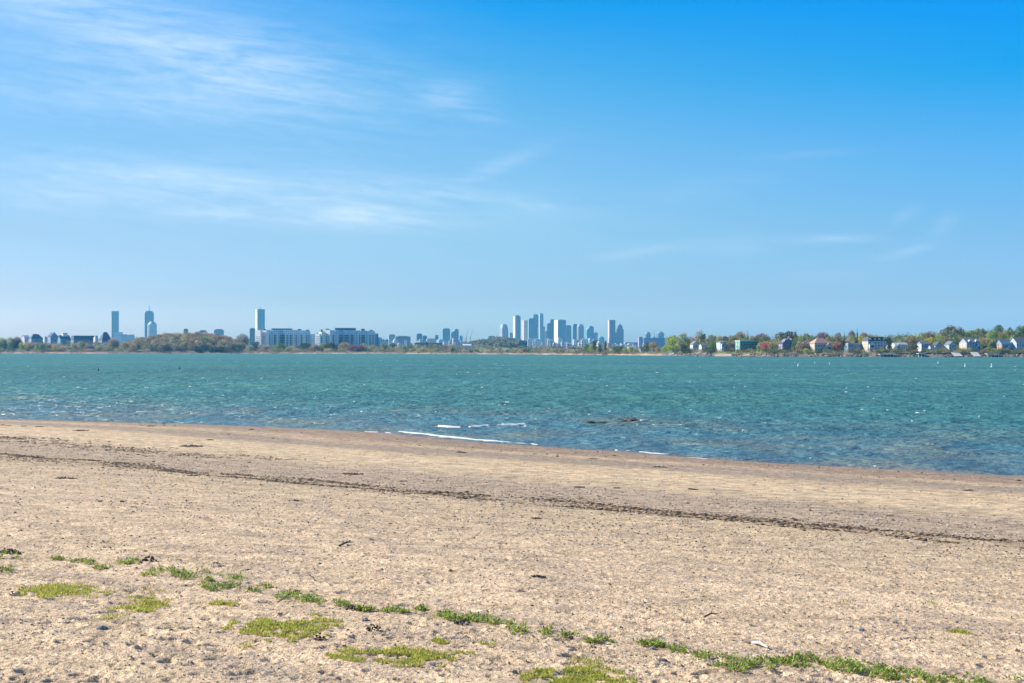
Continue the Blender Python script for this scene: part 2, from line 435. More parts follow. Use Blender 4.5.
# foam -----------------------------------------------------------------
m, t, b = new_mat('foam')
b.inputs['Base Color'].default_value = (0.66, 0.66, 0.60, 1); b.inputs['Roughness'].default_value = 0.8
M_FOAM = m
def foam_ribbon(V, Qd, path, wid, seed, zoff=0.02, hump=0.035):
    """lumpy strip following a list of ground points, ragged at both edges"""
    rg = np.random.default_rng(seed)
    pts = []
    for i in range(len(path)-1):
        a, c = np.array(path[i]), np.array(path[i+1]); L = np.hypot(*(c-a)); n = max(2, int(L/0.18))
        for k_ in range(n): pts.append(a+(c-a)*k_/n)
    pts = np.array(pts); tang = np.gradient(pts, axis=0); tang /= np.linalg.norm(tang, axis=1)[:, None]
    nor = np.stack([-tang[:, 1], tang[:, 0]], 1)
    n = len(pts); tt = np.arange(n)*0.18
    env = np.sin(np.clip(np.linspace(0, 1, n), 0, 1)*math.pi)**0.45
    w1 = 0.7*wid*env*np.clip(0.1+1.5*(vnoise(tt/1.1, tt*0+seed, 1)+0.5)*(0.4+1.2*(vnoise(tt/0.35, tt*0+seed, 2)+0.5)), 0.02, 2); off = 0.5*vnoise(tt/2.7, tt*0+seed, 8)+0.25*vnoise(tt/0.7, tt*0+seed, 4)
    base = len(V)
    for i in range(n):
        for j, q in enumerate((-1, -0.4, 0.4, 1)):
            p = pts[i]+nor[i]*(off[i]+q*w1[i]*0.5)
            zz = zoff+hump*(1-q*q)*(0.5+0.5*rg.random())*env[i]
            if w1[i] < (0.12 if wid > 0.3 else 0.07): zz = -0.15
            V.append((p[0], p[1], zz if abs(q) < 0.9 else -0.03))
    for i in range(n-1):
        for j in range(3):
            a = base+i*4+j; Qd.append((a, a+1, a+5, a+4))
fV, fQ = [], []
def gp(px, py):
    D = CAMZ*F/(py-HY); return (hx(px, D), D)
for i, (pl, wdt) in enumerate([
    ([(398, 431.2), (420, 433.6), (445, 436), (470, 438.6), (498, 441.4), (527, 444)], 1.5),
    ([(362, 431.6), (378, 432.4), (394, 433.2)], 0.25),
    ([(636, 451.8), (650, 453.2), (668, 454.8)], 1.1),
    ([(676, 456.8), (692, 458.2), (712, 460)], 0.5),
    ([(434, 426), (452, 427), (468, 427.6)], 0.8),
    ([(468, 427.4), (486, 425.6), (508, 425.2), (526, 423.6)], 1.3),
    ([(528, 443.8), (540, 444.8)], 0.16),
    ([(612, 449.6), (622, 450.4)], 0.2),
    ([(500, 424.6), (530, 423), (556, 422.3)], 0.35),
    ([(635, 420.6), (650, 420.3)], 0.5),
    ([(340, 429.6), (362, 431)], 0.08)]):
    foam_ribbon(fV, fQ, [gp(*p) for p in pl], wdt, 11+i, 0.09 if i in (4, 5, 8, 9) else 0.02, 0.03)
me = np_mesh('surf_foam', np.array(fV), np.array(fQ), M_FOAM, True)
tag(link('surf_foam', me), 'white surf foam breaking in a thin line at the water edge', 'foam', kind='stuff')
# whitecaps further out
V, T = [], []
rg = np.random.default_rng(5)
caps = [(78, 366, 3), (64, 377, 4), (52, 383, 4), (78, 387.3, 5), (203, 378, 4), (227, 378.5, 5), (190, 386.6, 4), (177, 399.8, 3), (362, 411.8, 4), (327, 389.6, 3),
        (290, 380, 3), (303, 373, 2), (261, 379, 3), (482, 387.4, 3), (468, 372.4, 3), (436, 412, 3), (456, 366.5, 2), (548, 409, 8), (707, 383.5, 3), (745, 387, 3), (734, 387.6, 3),
        (657, 372.5, 4), (862, 410, 8), (887, 410.4, 5), (917, 413, 7), (868, 387, 3), (877, 397.2, 4), (956, 370.5, 4), (916, 378.5, 3), (846, 392, 4), (912, 421.3, 3),
        (30, 408, 4), (57, 415.6, 3), (110, 406.5, 4), (28, 366.5, 2), (700, 367, 3), (624, 386, 2), (690, 382, 3), (589, 415, 2), (610, 411.5, 3), (1015, 370.4, 2), (505, 405, 3)]
for i in range(150):
    py = 357+60*rg.random()**1.7
    caps.append((rg.random()*1180-80, py, 0.8+1.8*rg.random()**2))
for px, py, w in caps:
    D = CAMZ*F/(py-HY); cx = hx(px, D); W = w*D/F*0.5
    if s_of(cx, D) > -6: continue
    n = 7; base = len(V); dep = min(W*0.6, 1.2)
    V.append((cx, D, 0.10+0.05*rg.random()))
    for k_ in range(n):
        a = 2*math.pi*k_/n; rr = 0.6+0.6*rg.random()
        V.append((cx+W*rr*math.cos(a), D+dep*rr*math.sin(a), 0.0))
    for k_ in range(n): T.append((base, base+1+k_, base+1+(k_+1) % n))
me = np_mesh('whitecap_foam', np.array(V), np.array(T), M_FOAM, False)
tag(link('whitecap_foam', me), 'small scattered whitecaps on the green bay', 'foam', kind='stuff')

# ------------------------------------------------------------------ far land
PX = [-900, 0, 256, 400, 512, 570, 640, 700, 768, 1024, 1900]
PYS = [353.6, 353.7, 353.8, 354.0, 354.5, 355.0, 355.6, 356.2, 356.8, 357.1, 357.6]
def shore_D(px): return CAMZ*F/(np.interp(px, PX, PYS)-HY)
def gauss(v, c, w): return np.exp(-((v-c)/w)**2)
def land_z(px, off):
    """height of the far land behind the shoreline, off = metres inland"""
    px = np.asarray(px, float); off = np.asarray(off, float)
    right = np.clip((px-650)/60, 0, 1)
    zl = np.interp(off, [-30, 0, 6, 25, 60, 200, 9000], [-2, 0, 1.6, 3.2, 4.0, 4.0, 4.0])
    zr = np.interp(off, [-30, 0, 4, 12, 26, 60, 130, 240, 420, 900, 9000], [-2, 0, 1.6, 3.2, 4.9, 6.0, 9.0, 11.5, 9, 4, 4])
    z_ = zl*(1-right)+zr*right
    z_ = z_ + right*np.clip((px-880)/100, 0, 1)*np.interp(off, [60, 130, 240, 500], [0, 6, 8, 0])
    kn = np.interp(px, [118, 138, 165, 200, 228, 244], [0, 13, 22, 24, 17, 0])*np.interp(off, [10, 60, 160, 320, 420], [0, 0.45, 1, 0.8, 0])
    hl = np.interp(px, [440, 465, 480, 500, 512, 530, 545], [0, 8, 20, 27, 22, 7, 0])*np.interp(off, [1200, 2000, 2500, 3300], [0, 1, 1, 0])
    return z_+kn+hl
m, t, b = new_mat('far_land')
a = t.node('ShaderNodeAttribute', attribute_name='tint').outputs['Color']
pos = t.node('ShaderNodeNewGeometry').outputs['Position']
k = t.m('ADD', t.m('MULTIPLY', t.noise(pos, 0.25, 4, 0.7), 1.2), 0.4)
t.put(b.inputs['Base Color'], t.mix(1.0, a, t.vec(k, k, k), 'MULTIPLY')); b.inputs['Roughness'].default_value = 0.95
M_LAND = m
pxs = np.concatenate([np.arange(-3000, -300, 150), np.arange(-300, 1330, 4), np.arange(1330, 4000, 150)]).astype(float)
offs = np.array([-30, -6, 0, 2, 4, 6, 9, 12, 18, 26, 40, 60, 90, 130, 180, 240, 320, 420, 600, 900, 1200, 1600, 2000, 2500, 3300, 5000, 8100], float)
P, O = np.meshgrid(pxs, offs)
Dl = shore_D(P)+O; jit = 5*vnoise(P/9, P*0, 3)
Xl = hx(P, Dl+jit); Yl = Dl+jit
Zl = land_z(P, O)+np.where((O > 1) & (O < 300), 0.7*vnoise(P/5, O/9, 6), 0)
n = len(pxs); i = (np.arange(len(offs)-1)[:, None]*n+np.arange(n-1)[None, :]).ravel()
Q = np.stack([i, i+1, i+n+1, i+n], 1)
me = np_mesh('far_shore_land', np.stack([Xl.ravel(), Yl.ravel(), Zl.ravel()], 1), Q, M_LAND, True)
fo = O.ravel()[Q].mean(1); fp = P.ravel()[Q].mean(1)
rk = vnoise(fp/6, fo/4, 31)+0.5; gr = vnoise(fp/22, fo/50, 33)+0.5
cols = np.zeros((len(Q), 3))
beachc = np.array([0.33, 0.25, 0.17]); rock = np.array([0.12, 0.10, 0.09]); redm = np.array([0.36, 0.20, 0.15]); grass = np.array([0.13, 0.16, 0.06]); dirt = np.array([0.20, 0.17, 0.12])
for i in range(len(Q)):
    o_, p_ = fo[i], fp[i]
    if o_ < 3: c = rock*(0.8+1.0*rk[i])
    elif o_ < 26:
        c = beachc*(0.75+0.4*rk[i])
        if p_ < 110: c = redm*(0.8+0.6*rk[i])
        elif p_ < 240: c = beachc*0.45
        elif p_ < 640 and o_ > 12: c = beachc*0.65
        elif p_ > 880: c = (beachc*0.6 if rk[i] > 0.8 else rock*(0.8+rk[i]))
        elif p_ > 770: c = (beachc*0.7 if (rk[i] > 0.5 and o_ < 9) else np.array([0.15, 0.14, 0.09])*(0.6+rk[i]))
        elif p_ > 715: c = (np.array([0.26, 0.18, 0.14])*(0.7+rk[i]) if o_ < 9 else grass*1.2)
        elif 660 < p_ < 720: c = rock*1.8
    elif o_ < 60: c = grass*(0.7+0.7*gr[i])
    else: c = (grass if gr[i] > 0.4 else dirt)*(0.7+0.4*rk[i])
    cols[i] = c
tint(me, cols)
tag(link('far_shore_land', me), kind='structure')

# ------------------------------------------------------------------ leaf clouds for crowns
def leaf_cloud(rg, lobes, n, size, droop=0.0):
    """n four-cornered leaf clumps spread through the lobes [(cx,cy,cz,rx,ry,rz)]"""
    L = np.array(lobes); w = L[:, 3]*L[:, 4]; w = w/w.sum()
    idx = rg.choice(len(L), n, p=w)
    d = rg.normal(size=(n, 3)); d /= np.linalg.norm(d, axis=1)[:, None]
    r = 0.55+0.5*rg.random(n)**0.6
    c = L[idx, :3]+d*L[idx, 3:6]*r[:, None]
    nrm = d+0.7*rg.normal(size=(n, 3)); nrm /= np.linalg.norm(nrm, axis=1)[:, None]
    up = rg.normal(size=(n, 3)); a = np.cross(nrm, up); a /= np.linalg.norm(a, axis=1)[:, None]; bb = np.cross(nrm, a)
    sz = size*(0.5+rg.random(n))[:, None]*0.5
    V = np.stack([c-a*sz, c-bb*sz*0.7+nrm*sz*0.15, c+a*sz, c+bb*sz*0.7-nrm*sz*0.15], 1).reshape(-1, 3)
    return V, np.arange(4*n).reshape(n, 4), idx
def twig_cloud(rg, n, rx, rz, cz, size):
    """bare spring twigs: thin upright slivers in a loose crown"""
    d = rg.normal(size=(n, 3)); d /= np.linalg.norm(d, axis=1)[:, None]
    r = rg.random(n)**0.45
    c = d*np.array([rx, rx, rz])*r[:, None]+np.array([0, 0, cz])
    dirv = c-np.array([0, 0, cz-rz*1.1]); dirv += rg.normal(size=(n, 3))*rx*0.25; dirv /= np.linalg.norm(dirv, axis=1)[:, None]
    side = np.cross(dirv, rg.normal(size=(n, 3))); side /= np.linalg.norm(side, axis=1)[:, None]
    ln = size*(0.8+1.6*rg.random(n))[:, None]; wd = size*0.16
    V = np.stack([c-dirv*ln*0.5-side*wd, c-dirv*ln*0.5+side*wd, c+dirv*ln*0.5+side*wd*0.3, c+dirv*ln*0.5-side*wd*0.3], 1).reshape(-1, 3)
    return V, np.arange(4*n).reshape(n, 4)

def rand_lobes(rg, k, rx, z0, z1, lr):
    out = []
    for i in range(k):
        f = (i+0.5)/k; a = i*2.4+rg.random(); zz = z0+(z1-z0)*f
        env = math.sin(math.pi*(0.18+0.70*f))
        rr = rx*env*(0.35+0.5*rg.random())
        q = lr*(0.7+0.6*rg.random())
        out.append((rr*math.cos(a), rr*math.sin(a), zz, q, q, q*0.8))
    return out
def trunk_mb(h, r, limbs, spread, rg):
    mb = MB(); mb.tube((0, 0, -0.6), (0.1, 0, h*0.55), r, 7, r*0.7)
    for i in range(limbs):
        a = i*2.4+rg.random(); z0 = h*(0.3+0.25*rg.random())
        mb.tube((0.05, 0, z0), (spread*math.cos(a), spread*math.sin(a), h*(0.6+0.25*rg.random())), r*0.5, 5, r*0.15)
    return mb
def mk(name, mb, mat):
    me = bpy.data.meshes.new(name); me.from_pydata([tuple(v) for v in mb.v], [], mb.f); me.materials.append(mat); me.update(); return me
PROTO = {}
def proto(kind, var):
    """unit crowns: about 12 m tall, copied and scaled for every tree"""
    key = (kind, var)
    if key in PROTO: return PROTO[key]
    rg = np.random.default_rng(hash(kind) % 1000 if False else sum(map(ord, kind))*7+var)
    if kind == 'round':
        V, Q_, _ = leaf_cloud(rg, rand_lobes(rg, 17, 4.4, 2.2, 11.0, 1.8), 1600, 0.66); tm = trunk_mb(12, 0.32, 6, 3.0, rg)
    elif kind == 'wide':
        V, Q_, _ = leaf_cloud(rg, rand_lobes(rg, 24, 7.5, 2.8, 11.2, 2.1), 2400, 0.72); tm = trunk_mb(12, 0.4, 8, 5.0, rg)
    elif kind == 'tall':
        V, Q_, _ = leaf_cloud(rg, rand_lobes(rg, 12, 2.6, 2.4, 11.2, 1.4), 1000, 0.58); tm = trunk_mb(12, 0.28, 5, 1.8, rg)
    elif kind == 'conifer':
        lob = []
        for i in range(11):
            f = i/10; q = 2.6*(1-f)+0.35
            for a in (0, 2.1, 4.2): lob.append((q*0.5*math.cos(a+i), q*0.5*math.sin(a+i), 1.2+f*10.4, q*0.62, q*0.62, 0.55))
        V, Q_, _ = leaf_cloud(rg, lob, 1100, 0.5); tm = trunk_mb(14, 0.25, 0, 1, rg)
    elif kind == 'bare':
        V, Q_ = twig_cloud(rg, 1800, 4.5, 5.0, 6.6, 0.8); tm = trunk_mb(12, 0.28, 10, 3.2, rg)
    elif kind == 'shrub':
        V, Q_, _ = leaf_cloud(rg, rand_lobes(rg, 11, 5.6, 1.5, 9.5, 2.6), 900, 0.95); tm = trunk_mb(9, 0.3, 6, 3.5, rg)
    PROTO[key] = (np_mesh('crown', V, Q_, M_LEAF), mk('trunk', tm, M_BARK))
    return PROTO[key]
TREE_N = 0
def tree(px, D, ztop, zbase, wpx, kind, col, label, name, cat, group):
    global TREE_N; TREE_N += 1
    cm, tm = proto(kind, TREE_N % 3)
    h = ztop-zbase; base_h = {'round': 12.5, 'wide': 12.6, 'tall': 12.4, 'conifer': 12.0, 'bare': 12.0, 'shrub': 11.5}[kind]
    base_w = {'round': 9.5, 'wide': 15.5, 'tall': 6.6, 'conifer': 5.4, 'bare': 8.6, 'shrub': 13.5}[kind]
    W = wpx/F*D*1.22
    rt = empty(name, (hx(px, D), D, zbase)); rt.rotation_euler = (0, 0, (TREE_N*1.7) % 6.28)
    rt.scale = (W/base_w, W/base_w, h/base_h)
    c = link('crown', cm, rt); c.color = (*col, 1)
    link('trunk', tm, rt)
    tag(rt, label, cat, group)
    return rt

C_LIME = (0.40, 0.48, 0.06); C_YEL = (0.58, 0.46, 0.06); C_OLIVE = (0.29, 0.29, 0.10); C_GREEN = (0.15, 0.25, 0.06)
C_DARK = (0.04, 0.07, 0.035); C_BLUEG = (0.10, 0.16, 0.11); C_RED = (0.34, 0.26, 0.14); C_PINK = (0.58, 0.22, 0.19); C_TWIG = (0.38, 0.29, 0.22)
C_TAN = (0.44, 0.33, 0.15); C_PURP = (0.28, 0.18, 0.18); C_SAGE = (0.38, 0.40, 0.19); C_MAG = (0.5, 0.12, 0.22)

# ------------------------------------------------------------------ houses
def window_mesh(w, h):
    key = ('win', round(w, 2), round(h, 2))
    if key not in PROTO:
        PROTO[key] = (mk('window', MB().box(-w/2, w/2, -0.05, 0.05, 0, h), M_TRIM),
                      mk('pane', MB().box(-w/2+0.12, w/2-0.12, -0.08, 0.02, 0.12, h-0.12), M_GLASS))
    return PROTO[key]
def add_window(parent, x, y, z, w, h, rz=0):
    a, c = window_mesh(w, h)
    o = link('window', a, parent, (x, y, z), rz)
    link('pane', c, o)
    return o
def coloured(o, col): o.color = (*col, 1); return o

def house(name, x0, x1, ytop, ybase, D, roof, wallc, roofc, label, depth=11, rot=17, roof_frac=0.35, rows=2, cols=4,
          sidec=None, chimney=True, deck=False, dormers=0, cat='house', group='waterfront houses on the right shore', foot=2.5, winsize=(1.5, 1.7), twin=False, porch=False, stairs=False, arches=False):
    rz = R(rot)
    vis = (x1-x0)/F*D
    az = math.atan2((x0+x1)/2-512, F)
    th_ = az+rz
    if depth*math.sin(th_) > vis*0.42: depth = vis*0.42/math.sin(th_)
    W = (vis-depth*abs(math.sin(th_)))/math.cos(th_)
    zt = hz(ytop, D); zb = hz(ybase, D); H = zt-zb
    rh = H*roof_frac; wh = H-rh
    rt = empty(name, (hx((x0+x1)/2, D), D+depth/2, zb), rz)
    tag(rt, label, cat, group)
    w2, d2 = W/2, depth/2
    wall = MB().box(-w2, w2, -d2, d2, -foot, wh)
    rf = MB(); e = 0.45; th = 0.3
    if roof == 'gable':            # ridge along the front
        wall.prism([(-d2+0.01, wh), (d2-0.01, wh), (0, wh+rh*0.97)], -w2+0.01, w2-0.01, 'x')
        rf.prism([(-d2-e, wh-0.15), (0, wh+rh), (d2+e, wh-0.15), (d2+e, wh-0.15+th), (0, wh+rh+th), (-d2-e, wh-0.15+th)], -w2-e, w2+e, 'x')
    elif roof == 'front':          # gable end facing the water
        wall.prism([(-w2+0.01, wh), (w2-0.01, wh), (0, wh+rh*0.97)], -d2+0.01, d2-0.01, 'y')
        rf.prism([(-w2-e, wh-0.15), (0, wh+rh), (w2+e, wh-0.15), (w2+e, wh-0.15+th), (0, wh+rh+th), (-w2-e, wh-0.15+th)], -d2-e, d2+e, 'y')
    elif roof == 'hip':
        n = len(rf.v); q = max(0.3, w2-d2*0.9)
        rf.v += [(-w2-e, -d2-e, wh), (w2+e, -d2-e, wh), (w2+e, d2+e, wh), (-w2-e, d2+e, wh), (-q, 0, wh+rh), (q, 0, wh+rh),
                 (-w2-e, -d2-e, wh-0.25), (w2+e, -d2-e, wh-0.25), (w2+e, d2+e, wh-0.25), (-w2-e, d2+e, wh-0.25)]
        rf.f += [(0, 1, 5, 4), (1, 2, 5), (2, 3, 4, 5), (3, 0, 4), (6, 9, 8, 7), (6, 7, 1, 0), (7, 8, 2, 1), (8, 9, 3, 2), (9, 6, 0, 3)]
    elif roof == 'mansard':
        n = 0
        rf.v += [(-w2-e, -d2-e, wh), (w2+e, -d2-e, wh), (w2+e, d2+e, wh), (-w2-e, d2+e, wh),
                 (-w2+1.6, -d2+1.6, wh+rh), (w2-1.6, -d2+1.6, wh+rh), (w2-1.6, d2-1.6, wh+rh), (-w2+1.6, d2-1.6, wh+rh)]
        rf.f += [(0, 3, 2, 1), (4, 5, 6, 7), (0, 1, 5, 4), (1, 2, 6, 5), (2, 3, 7, 6), (3, 0, 4, 7)]
    else:                          # flat with a parapet
        rf.box(-w2-0.25, w2+0.25, -d2-0.25, d2+0.25, wh, wh+max(0.35, rh))
    coloured(wall.build('wall', M_SIDING, rt), wallc)
    ro = coloured(rf.build('roof', M_ROOF, rt), roofc)
    if sidec:                      # left end wall: sunlight put into its colour, real brick on one house
        coloured(MB().box(-w2-0.06, -w2-0.01, -d2+0.2, d2-0.2, -foot, wh-0.1).build('side_wall', M_SIDING, rt), sidec)
    if chimney:
        coloured(MB().box(w2*0.3, w2*0.3+0.9, -0.4+0.8, 0.5+0.8, wh, wh+rh+0.9).box(w2*0.3-0.08, w2*0.3+0.98, 0.32, 1.38, wh+rh+0.9, wh+rh+1.1).build('chimney', M_PLAIN, ro), (0.25, 0.13, 0.10))
    rr = random.Random(label)
    if W > 7.5 and roof in ('gable', 'hip', 'front', 'mansard'):
        aw = W*rr.uniform(0.28, 0.4); a0 = rr.choice((-w2+0.4, w2-aw-0.4, -w2*0.1)); ah = wh*rr.uniform(0.5, 0.8); ap = rr.uniform(1.8, 3.2)
        an = coloured(MB().box(a0, a0+aw, -d2-ap, -d2-0.02, -foot, ah).prism([(a0+0.01, ah), (a0+aw-0.01, ah), (a0+aw/2, ah+aw*0.38)], -d2-ap+0.01, -d2-0.02, 'y').build('annex', M_SIDING, rt), tuple(min(0.8, q*1.15+0.03) for q in wallc))
        coloured(MB().prism([(a0-0.3, ah-0.1), (a0+aw/2, ah+aw*0.4), (a0+aw+0.3, ah-0.1), (a0+aw+0.3, ah+0.15), (a0+aw/2, ah+aw*0.4+0.25), (a0-0.3, ah+0.15)], -d2-ap-0.3, -d2+1.5, 'y').build('annex_roof', M_ROOF, an), roofc)
        coloured(MB().box(a0+aw*0.2, a0+aw*0.8, -d2-ap-0.05, -d2-ap+0.02, ah*0.45, ah*0.85).build('bay_window', M_GLASS, an), (0.1, 0.1, 0.1))
    ww, wn = winsize
    for r_ in range(rows):
        zz = 0.9+r_*(wh-0.6)/rows
        for c_ in range(cols):
            xx = -w2+W*(c_+0.5)/cols
            if c_ == cols//2 and r_ == 0: continue
            add_window(rt, xx, -d2-0.03, zz, min(ww, W/cols*0.7), min(wn, (wh-0.8)/rows*0.75))
        add_window(rt, -w2-0.09, -d2*0.4, zz, 1.0, min(wn, (wh-0.8)/rows*0.75), R(90))
        add_window(rt, -w2-0.09, d2*0.4, zz, 1.0, min(wn, (wh-0.8)/rows*0.75), R(90))
    xx = -w2+W*(cols//2+0.5)/cols
    dr = coloured(MB().box(xx-0.5, xx+0.5, -d2-0.08, -d2+0.02, 0.1, 2.2).build('door', M_PLAIN, rt), (0.3, 0.32, 0.33))
    MB().box(xx+0.3, xx+0.4, -d2-0.14, -d2-0.08, 1.0, 1.1).build('handle', M_METAL, dr)
    for i_ in range(dormers):
        xx = -w2+W*(i_+0.5)/dormers; dz = wh+0.3
        dm = MB().box(xx-1.1, xx+1.1, -d2+0.1, -d2+2.6, dz, dz+1.7).prism([(xx-1.1, dz+1.7), (xx+1.1, dz+1.7), (xx, dz+2.6)], -d2+0.1, -d2+2.6, 'y').build('dormer', M_TRIM, ro)
        MB().box(xx-0.6, xx+0.6, -d2+0.04, -d2+0.12, dz+0.3, dz+1.5).build('pane', M_GLASS, rt)
    if deck:
        dk = MB().box(-w2*0.9, w2*0.9, -d2-3.0, -d2-0.06, -0.25, 0.0)
        for q in range(5):
            xx = -w2*0.85+q*w2*1.7/4; dk.box(xx-0.12, xx+0.12, -d2-2.9, -d2-2.66, -foot-1.2, -0.25)
        do = dk.build('deck', M_WOOD, rt)
        rl = MB().box(-w2*0.9, w2*0.9, -d2-3.0, -d2-2.9, 0.95, 1.05)
        for q in range(9):
            xx = -w2*0.88+q*w2*1.76/8; rl.box(xx-0.05, xx+0.05, -d2-2.98, -d2-2.9, 0.0, 0.95)
        rl.build('railing', M_TRIM, do)
    if porch:
        p = MB().box(-w2*0.2, w2+0.4, -d2-3.2, -d2-0.06, 2.7, 3.0)
        for q in range(5):
            xx = -w2*0.15+q*(w2*1.15)/4; p.box(xx-0.14, xx+0.14, -d2-3.1, -d2-2.8, -foot, 2.7)
        p.build('porch', M_TRIM, rt)
    if stairs:
        st = MB()
        for q in range(9): st.box(-1.2+q*0.45, -0.6+q*0.45, -d2-4.4, -d2-3.1, -0.1-0.35*q-0.2, -0.1-0.35*q)
        st.build('stairs', M_TRIM, rt)
    if twin:                       # second gable beside the first
        coloured(MB().prism([(w2*0.05, wh*0.98), (w2*0.95, wh*0.98), (w2*0.5, wh+rh)], -d2-0.5, 0, 'y').build('gable', M_SIDING, rt), wallc)
        coloured(MB().prism([(-w2*0.95, wh*0.98), (-w2*0.05, wh*0.98), (-w2*0.5, wh+rh)], -d2-0.5, 0, 'y').build('gable', M_SIDING, rt), wallc)
    return rt

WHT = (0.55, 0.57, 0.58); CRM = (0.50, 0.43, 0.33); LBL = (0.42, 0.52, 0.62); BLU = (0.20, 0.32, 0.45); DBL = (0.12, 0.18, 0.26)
RGREY = (0.16, 0.17, 0.19); RDARK = (0.07, 0.08, 0.10); RPINK = (0.50, 0.27, 0.21); TEAL = (0.05, 0.22, 0.19); BRICK = (0.38, 0.19, 0.14)
def DD(px, off): return float(shore_D(px))+off
house('house', 690.4, 700, 341.2, 350.8, DD(695, 45), 'front', WHT, RGREY, 'white gabled house half hidden in trees, first house on the wooded point', rows=2, cols=3, depth=9)
house('house', 699.2, 707.8, 343.6, 350.6, DD(703, 38), 'gable', WHT, RGREY, 'lower white cottage with long ridge beside the gabled white house in trees', rows=1, cols=3, depth=8, roof_frac=0.3)
house('house', 717, 727.6, 340.6, 348.8, DD(722, 42), 'hip', LBL, RGREY, 'small pale blue house on tall deck posts between the cottage and green house', rows=2, cols=4, deck=True, roof_frac=0.18, foot=4)
house('flat_roofed_house', 736, 757.6, 340.5, 350.7, DD(747, 45), 'flat', TEAL, (0.55, 0.60, 0.60), 'dark teal green flat roofed house with a pale roof edge', rows=2, cols=6, depth=13, roof_frac=0.08, sidec=(0.12, 0.30, 0.24), winsize=(2.2, 2.2), chimney=False)
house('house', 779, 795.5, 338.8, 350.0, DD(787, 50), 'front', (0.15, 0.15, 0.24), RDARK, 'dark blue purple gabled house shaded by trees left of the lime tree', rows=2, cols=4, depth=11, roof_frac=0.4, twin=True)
house('villa', 810.2, 832.2, 338.2, 351.8, DD(821, 26), 'hip', CRM, RPINK, 'big cream house with pink tiled hip roof and seaside deck', rows=2, cols=6, depth=13, roof_frac=0.36, deck=True, stairs=True, foot=4.0, winsize=(2.0, 2.0))
house('house', 845, 863, 343.2, 350.6, DD(854, 42), 'flat', BLU, (0.42, 0.52, 0.6), 'low mid blue house with flat pale roof left of the big mansard house', rows=2, cols=5, depth=9, roof_frac=0.1, chimney=False)
house('mansard_house', 863.6, 887.4, 337.0, 350.4, DD(875, 40), 'mansard', (0.55, 0.55, 0.56), RDARK, 'largest shore house, dark mansard roof with four white dormers', rows=3, cols=6, depth=13, roof_frac=0.30, dormers=4, sidec=CRM)
house('house', 891.6, 908.6, 342.8, 349.4, DD(900, 38), 'gable', WHT, (0.35, 0.38, 0.42), 'low white house with long grey roof right of the mansard house', rows=1, cols=6, depth=10, roof_frac=0.28)
house('house', 917.8, 931.5, 341.2, 350.8, DD(924, 40), 'gable', BLU, RGREY, 'blue two storey house with white corner below the yellow tree', rows=2, cols=4, depth=10, roof_frac=0.3, sidec=WHT)
house('house', 933.2, 942.6, 342.2, 350.6, DD(938, 38), 'front', BLU, RDARK, 'narrow dark blue house with a steep gable facing the water', rows=2, cols=3, depth=10, roof_frac=0.4)
house('house', 945.4, 957.5, 341.6, 351.6, DD(951, 34), 'front', LBL, RGREY, 'pale blue gabled house stepping down to a boat ramp below the twin gables', rows=3, cols=3, depth=13, roof_frac=0.33, deck=True)
house('twin_gabled_house', 951.6, 960.8, 337.2, 343.6, DD(956, 140), 'front', WHT, RGREY, 'bright white house with twin gables high on the hill', rows=1, cols=2, depth=9, roof_frac=0.5, twin=True, foot=8)
house('house', 961.4, 981.6, 338.2, 350.9, DD(971, 38), 'gable', (0.30, 0.42, 0.62), RGREY, 'strong blue house with cream end wall and white gables left of the pink tree', rows=3, cols=5, depth=14, roof_frac=0.34, sidec=CRM, dormers=2, deck=True)
house('house', 997.6, 1012.5, 339.6, 351.0, DD(1005, 36), 'gable', BLU, (0.14, 0.2, 0.3), 'dark blue house with brick chimney end right of the white pier', rows=2, cols=4, depth=13, roof_frac=0.4, sidec=BRICK, deck=True)
house('house', 1011.5, 1030, 337.4, 350.6, DD(1020, 40), 'gable', LBL, RGREY, 'tall blue grey house with white porch cut by the right picture edge', rows=2, cols=5, depth=13, roof_frac=0.4, porch=True)
kw2 = dict(cols=2, depth=7, chimney=False, group='small outbuildings and hill houses on the right shore')
house('cottage', 886.4, 891.8, 345.4, 350.8, DD(889, 34), 'front', WHT, RGREY, 'small white gabled garage tucked right of the mansard house', rows=1, **kw2)
house('cottage', 835.0, 840.6, 346.2, 350.8, DD(838, 30), 'gable', (0.5, 0.52, 0.5), RGREY, 'small grey cottage beneath the pink blossoming tree', rows=1, **kw2)
house('cottage', 928.8, 934.6, 345.0, 350.8, DD(932, 34), 'gable', LBL, RGREY, 'low pale blue link cottage beside the narrow dark blue house', rows=1, **kw2)
house('cottage', 906.4, 911.4, 339.4, 343.6, DD(909, 120), 'front', (0.45, 0.46, 0.48), RDARK, 'grey gabled hill house above the low white house', rows=1, foot=7, **kw2)
house('cottage', 1000.5, 1006.5, 336.0, 341.0, DD(1003, 130), 'hip', WHT, RGREY, 'pale hip roofed hill house below the highest green tree', rows=1, foot=7, **kw2)
house('cottage', 768.6, 774.4, 345.8, 351.0, DD(771, 34), 'gable', (0.4, 0.36, 0.33), RDARK, 'small brown cottage left of the dark purple house', rows=1, **kw2)
house('cottage', 983.6, 989.2, 345.4, 350.9, DD(986, 46), 'hip', (0.35, 0.28, 0.24), RDARK, 'small brown cottage under the tall lime tree', rows=1, **kw2)
house('cottage', 729.0, 735.4, 343.6, 349.6, DD(732, 60), 'gable', (0.42, 0.38, 0.36), RDARK, 'brown roofed cottage in the thicket left of the teal house', rows=1, **kw2)
house('house', 1040, 1056, 340, 350.6, DD(1048, 45), 'hip', WHT, RGREY, 'white hip roofed house just beyond the right picture edge', rows=2, cols=4, depth=11)
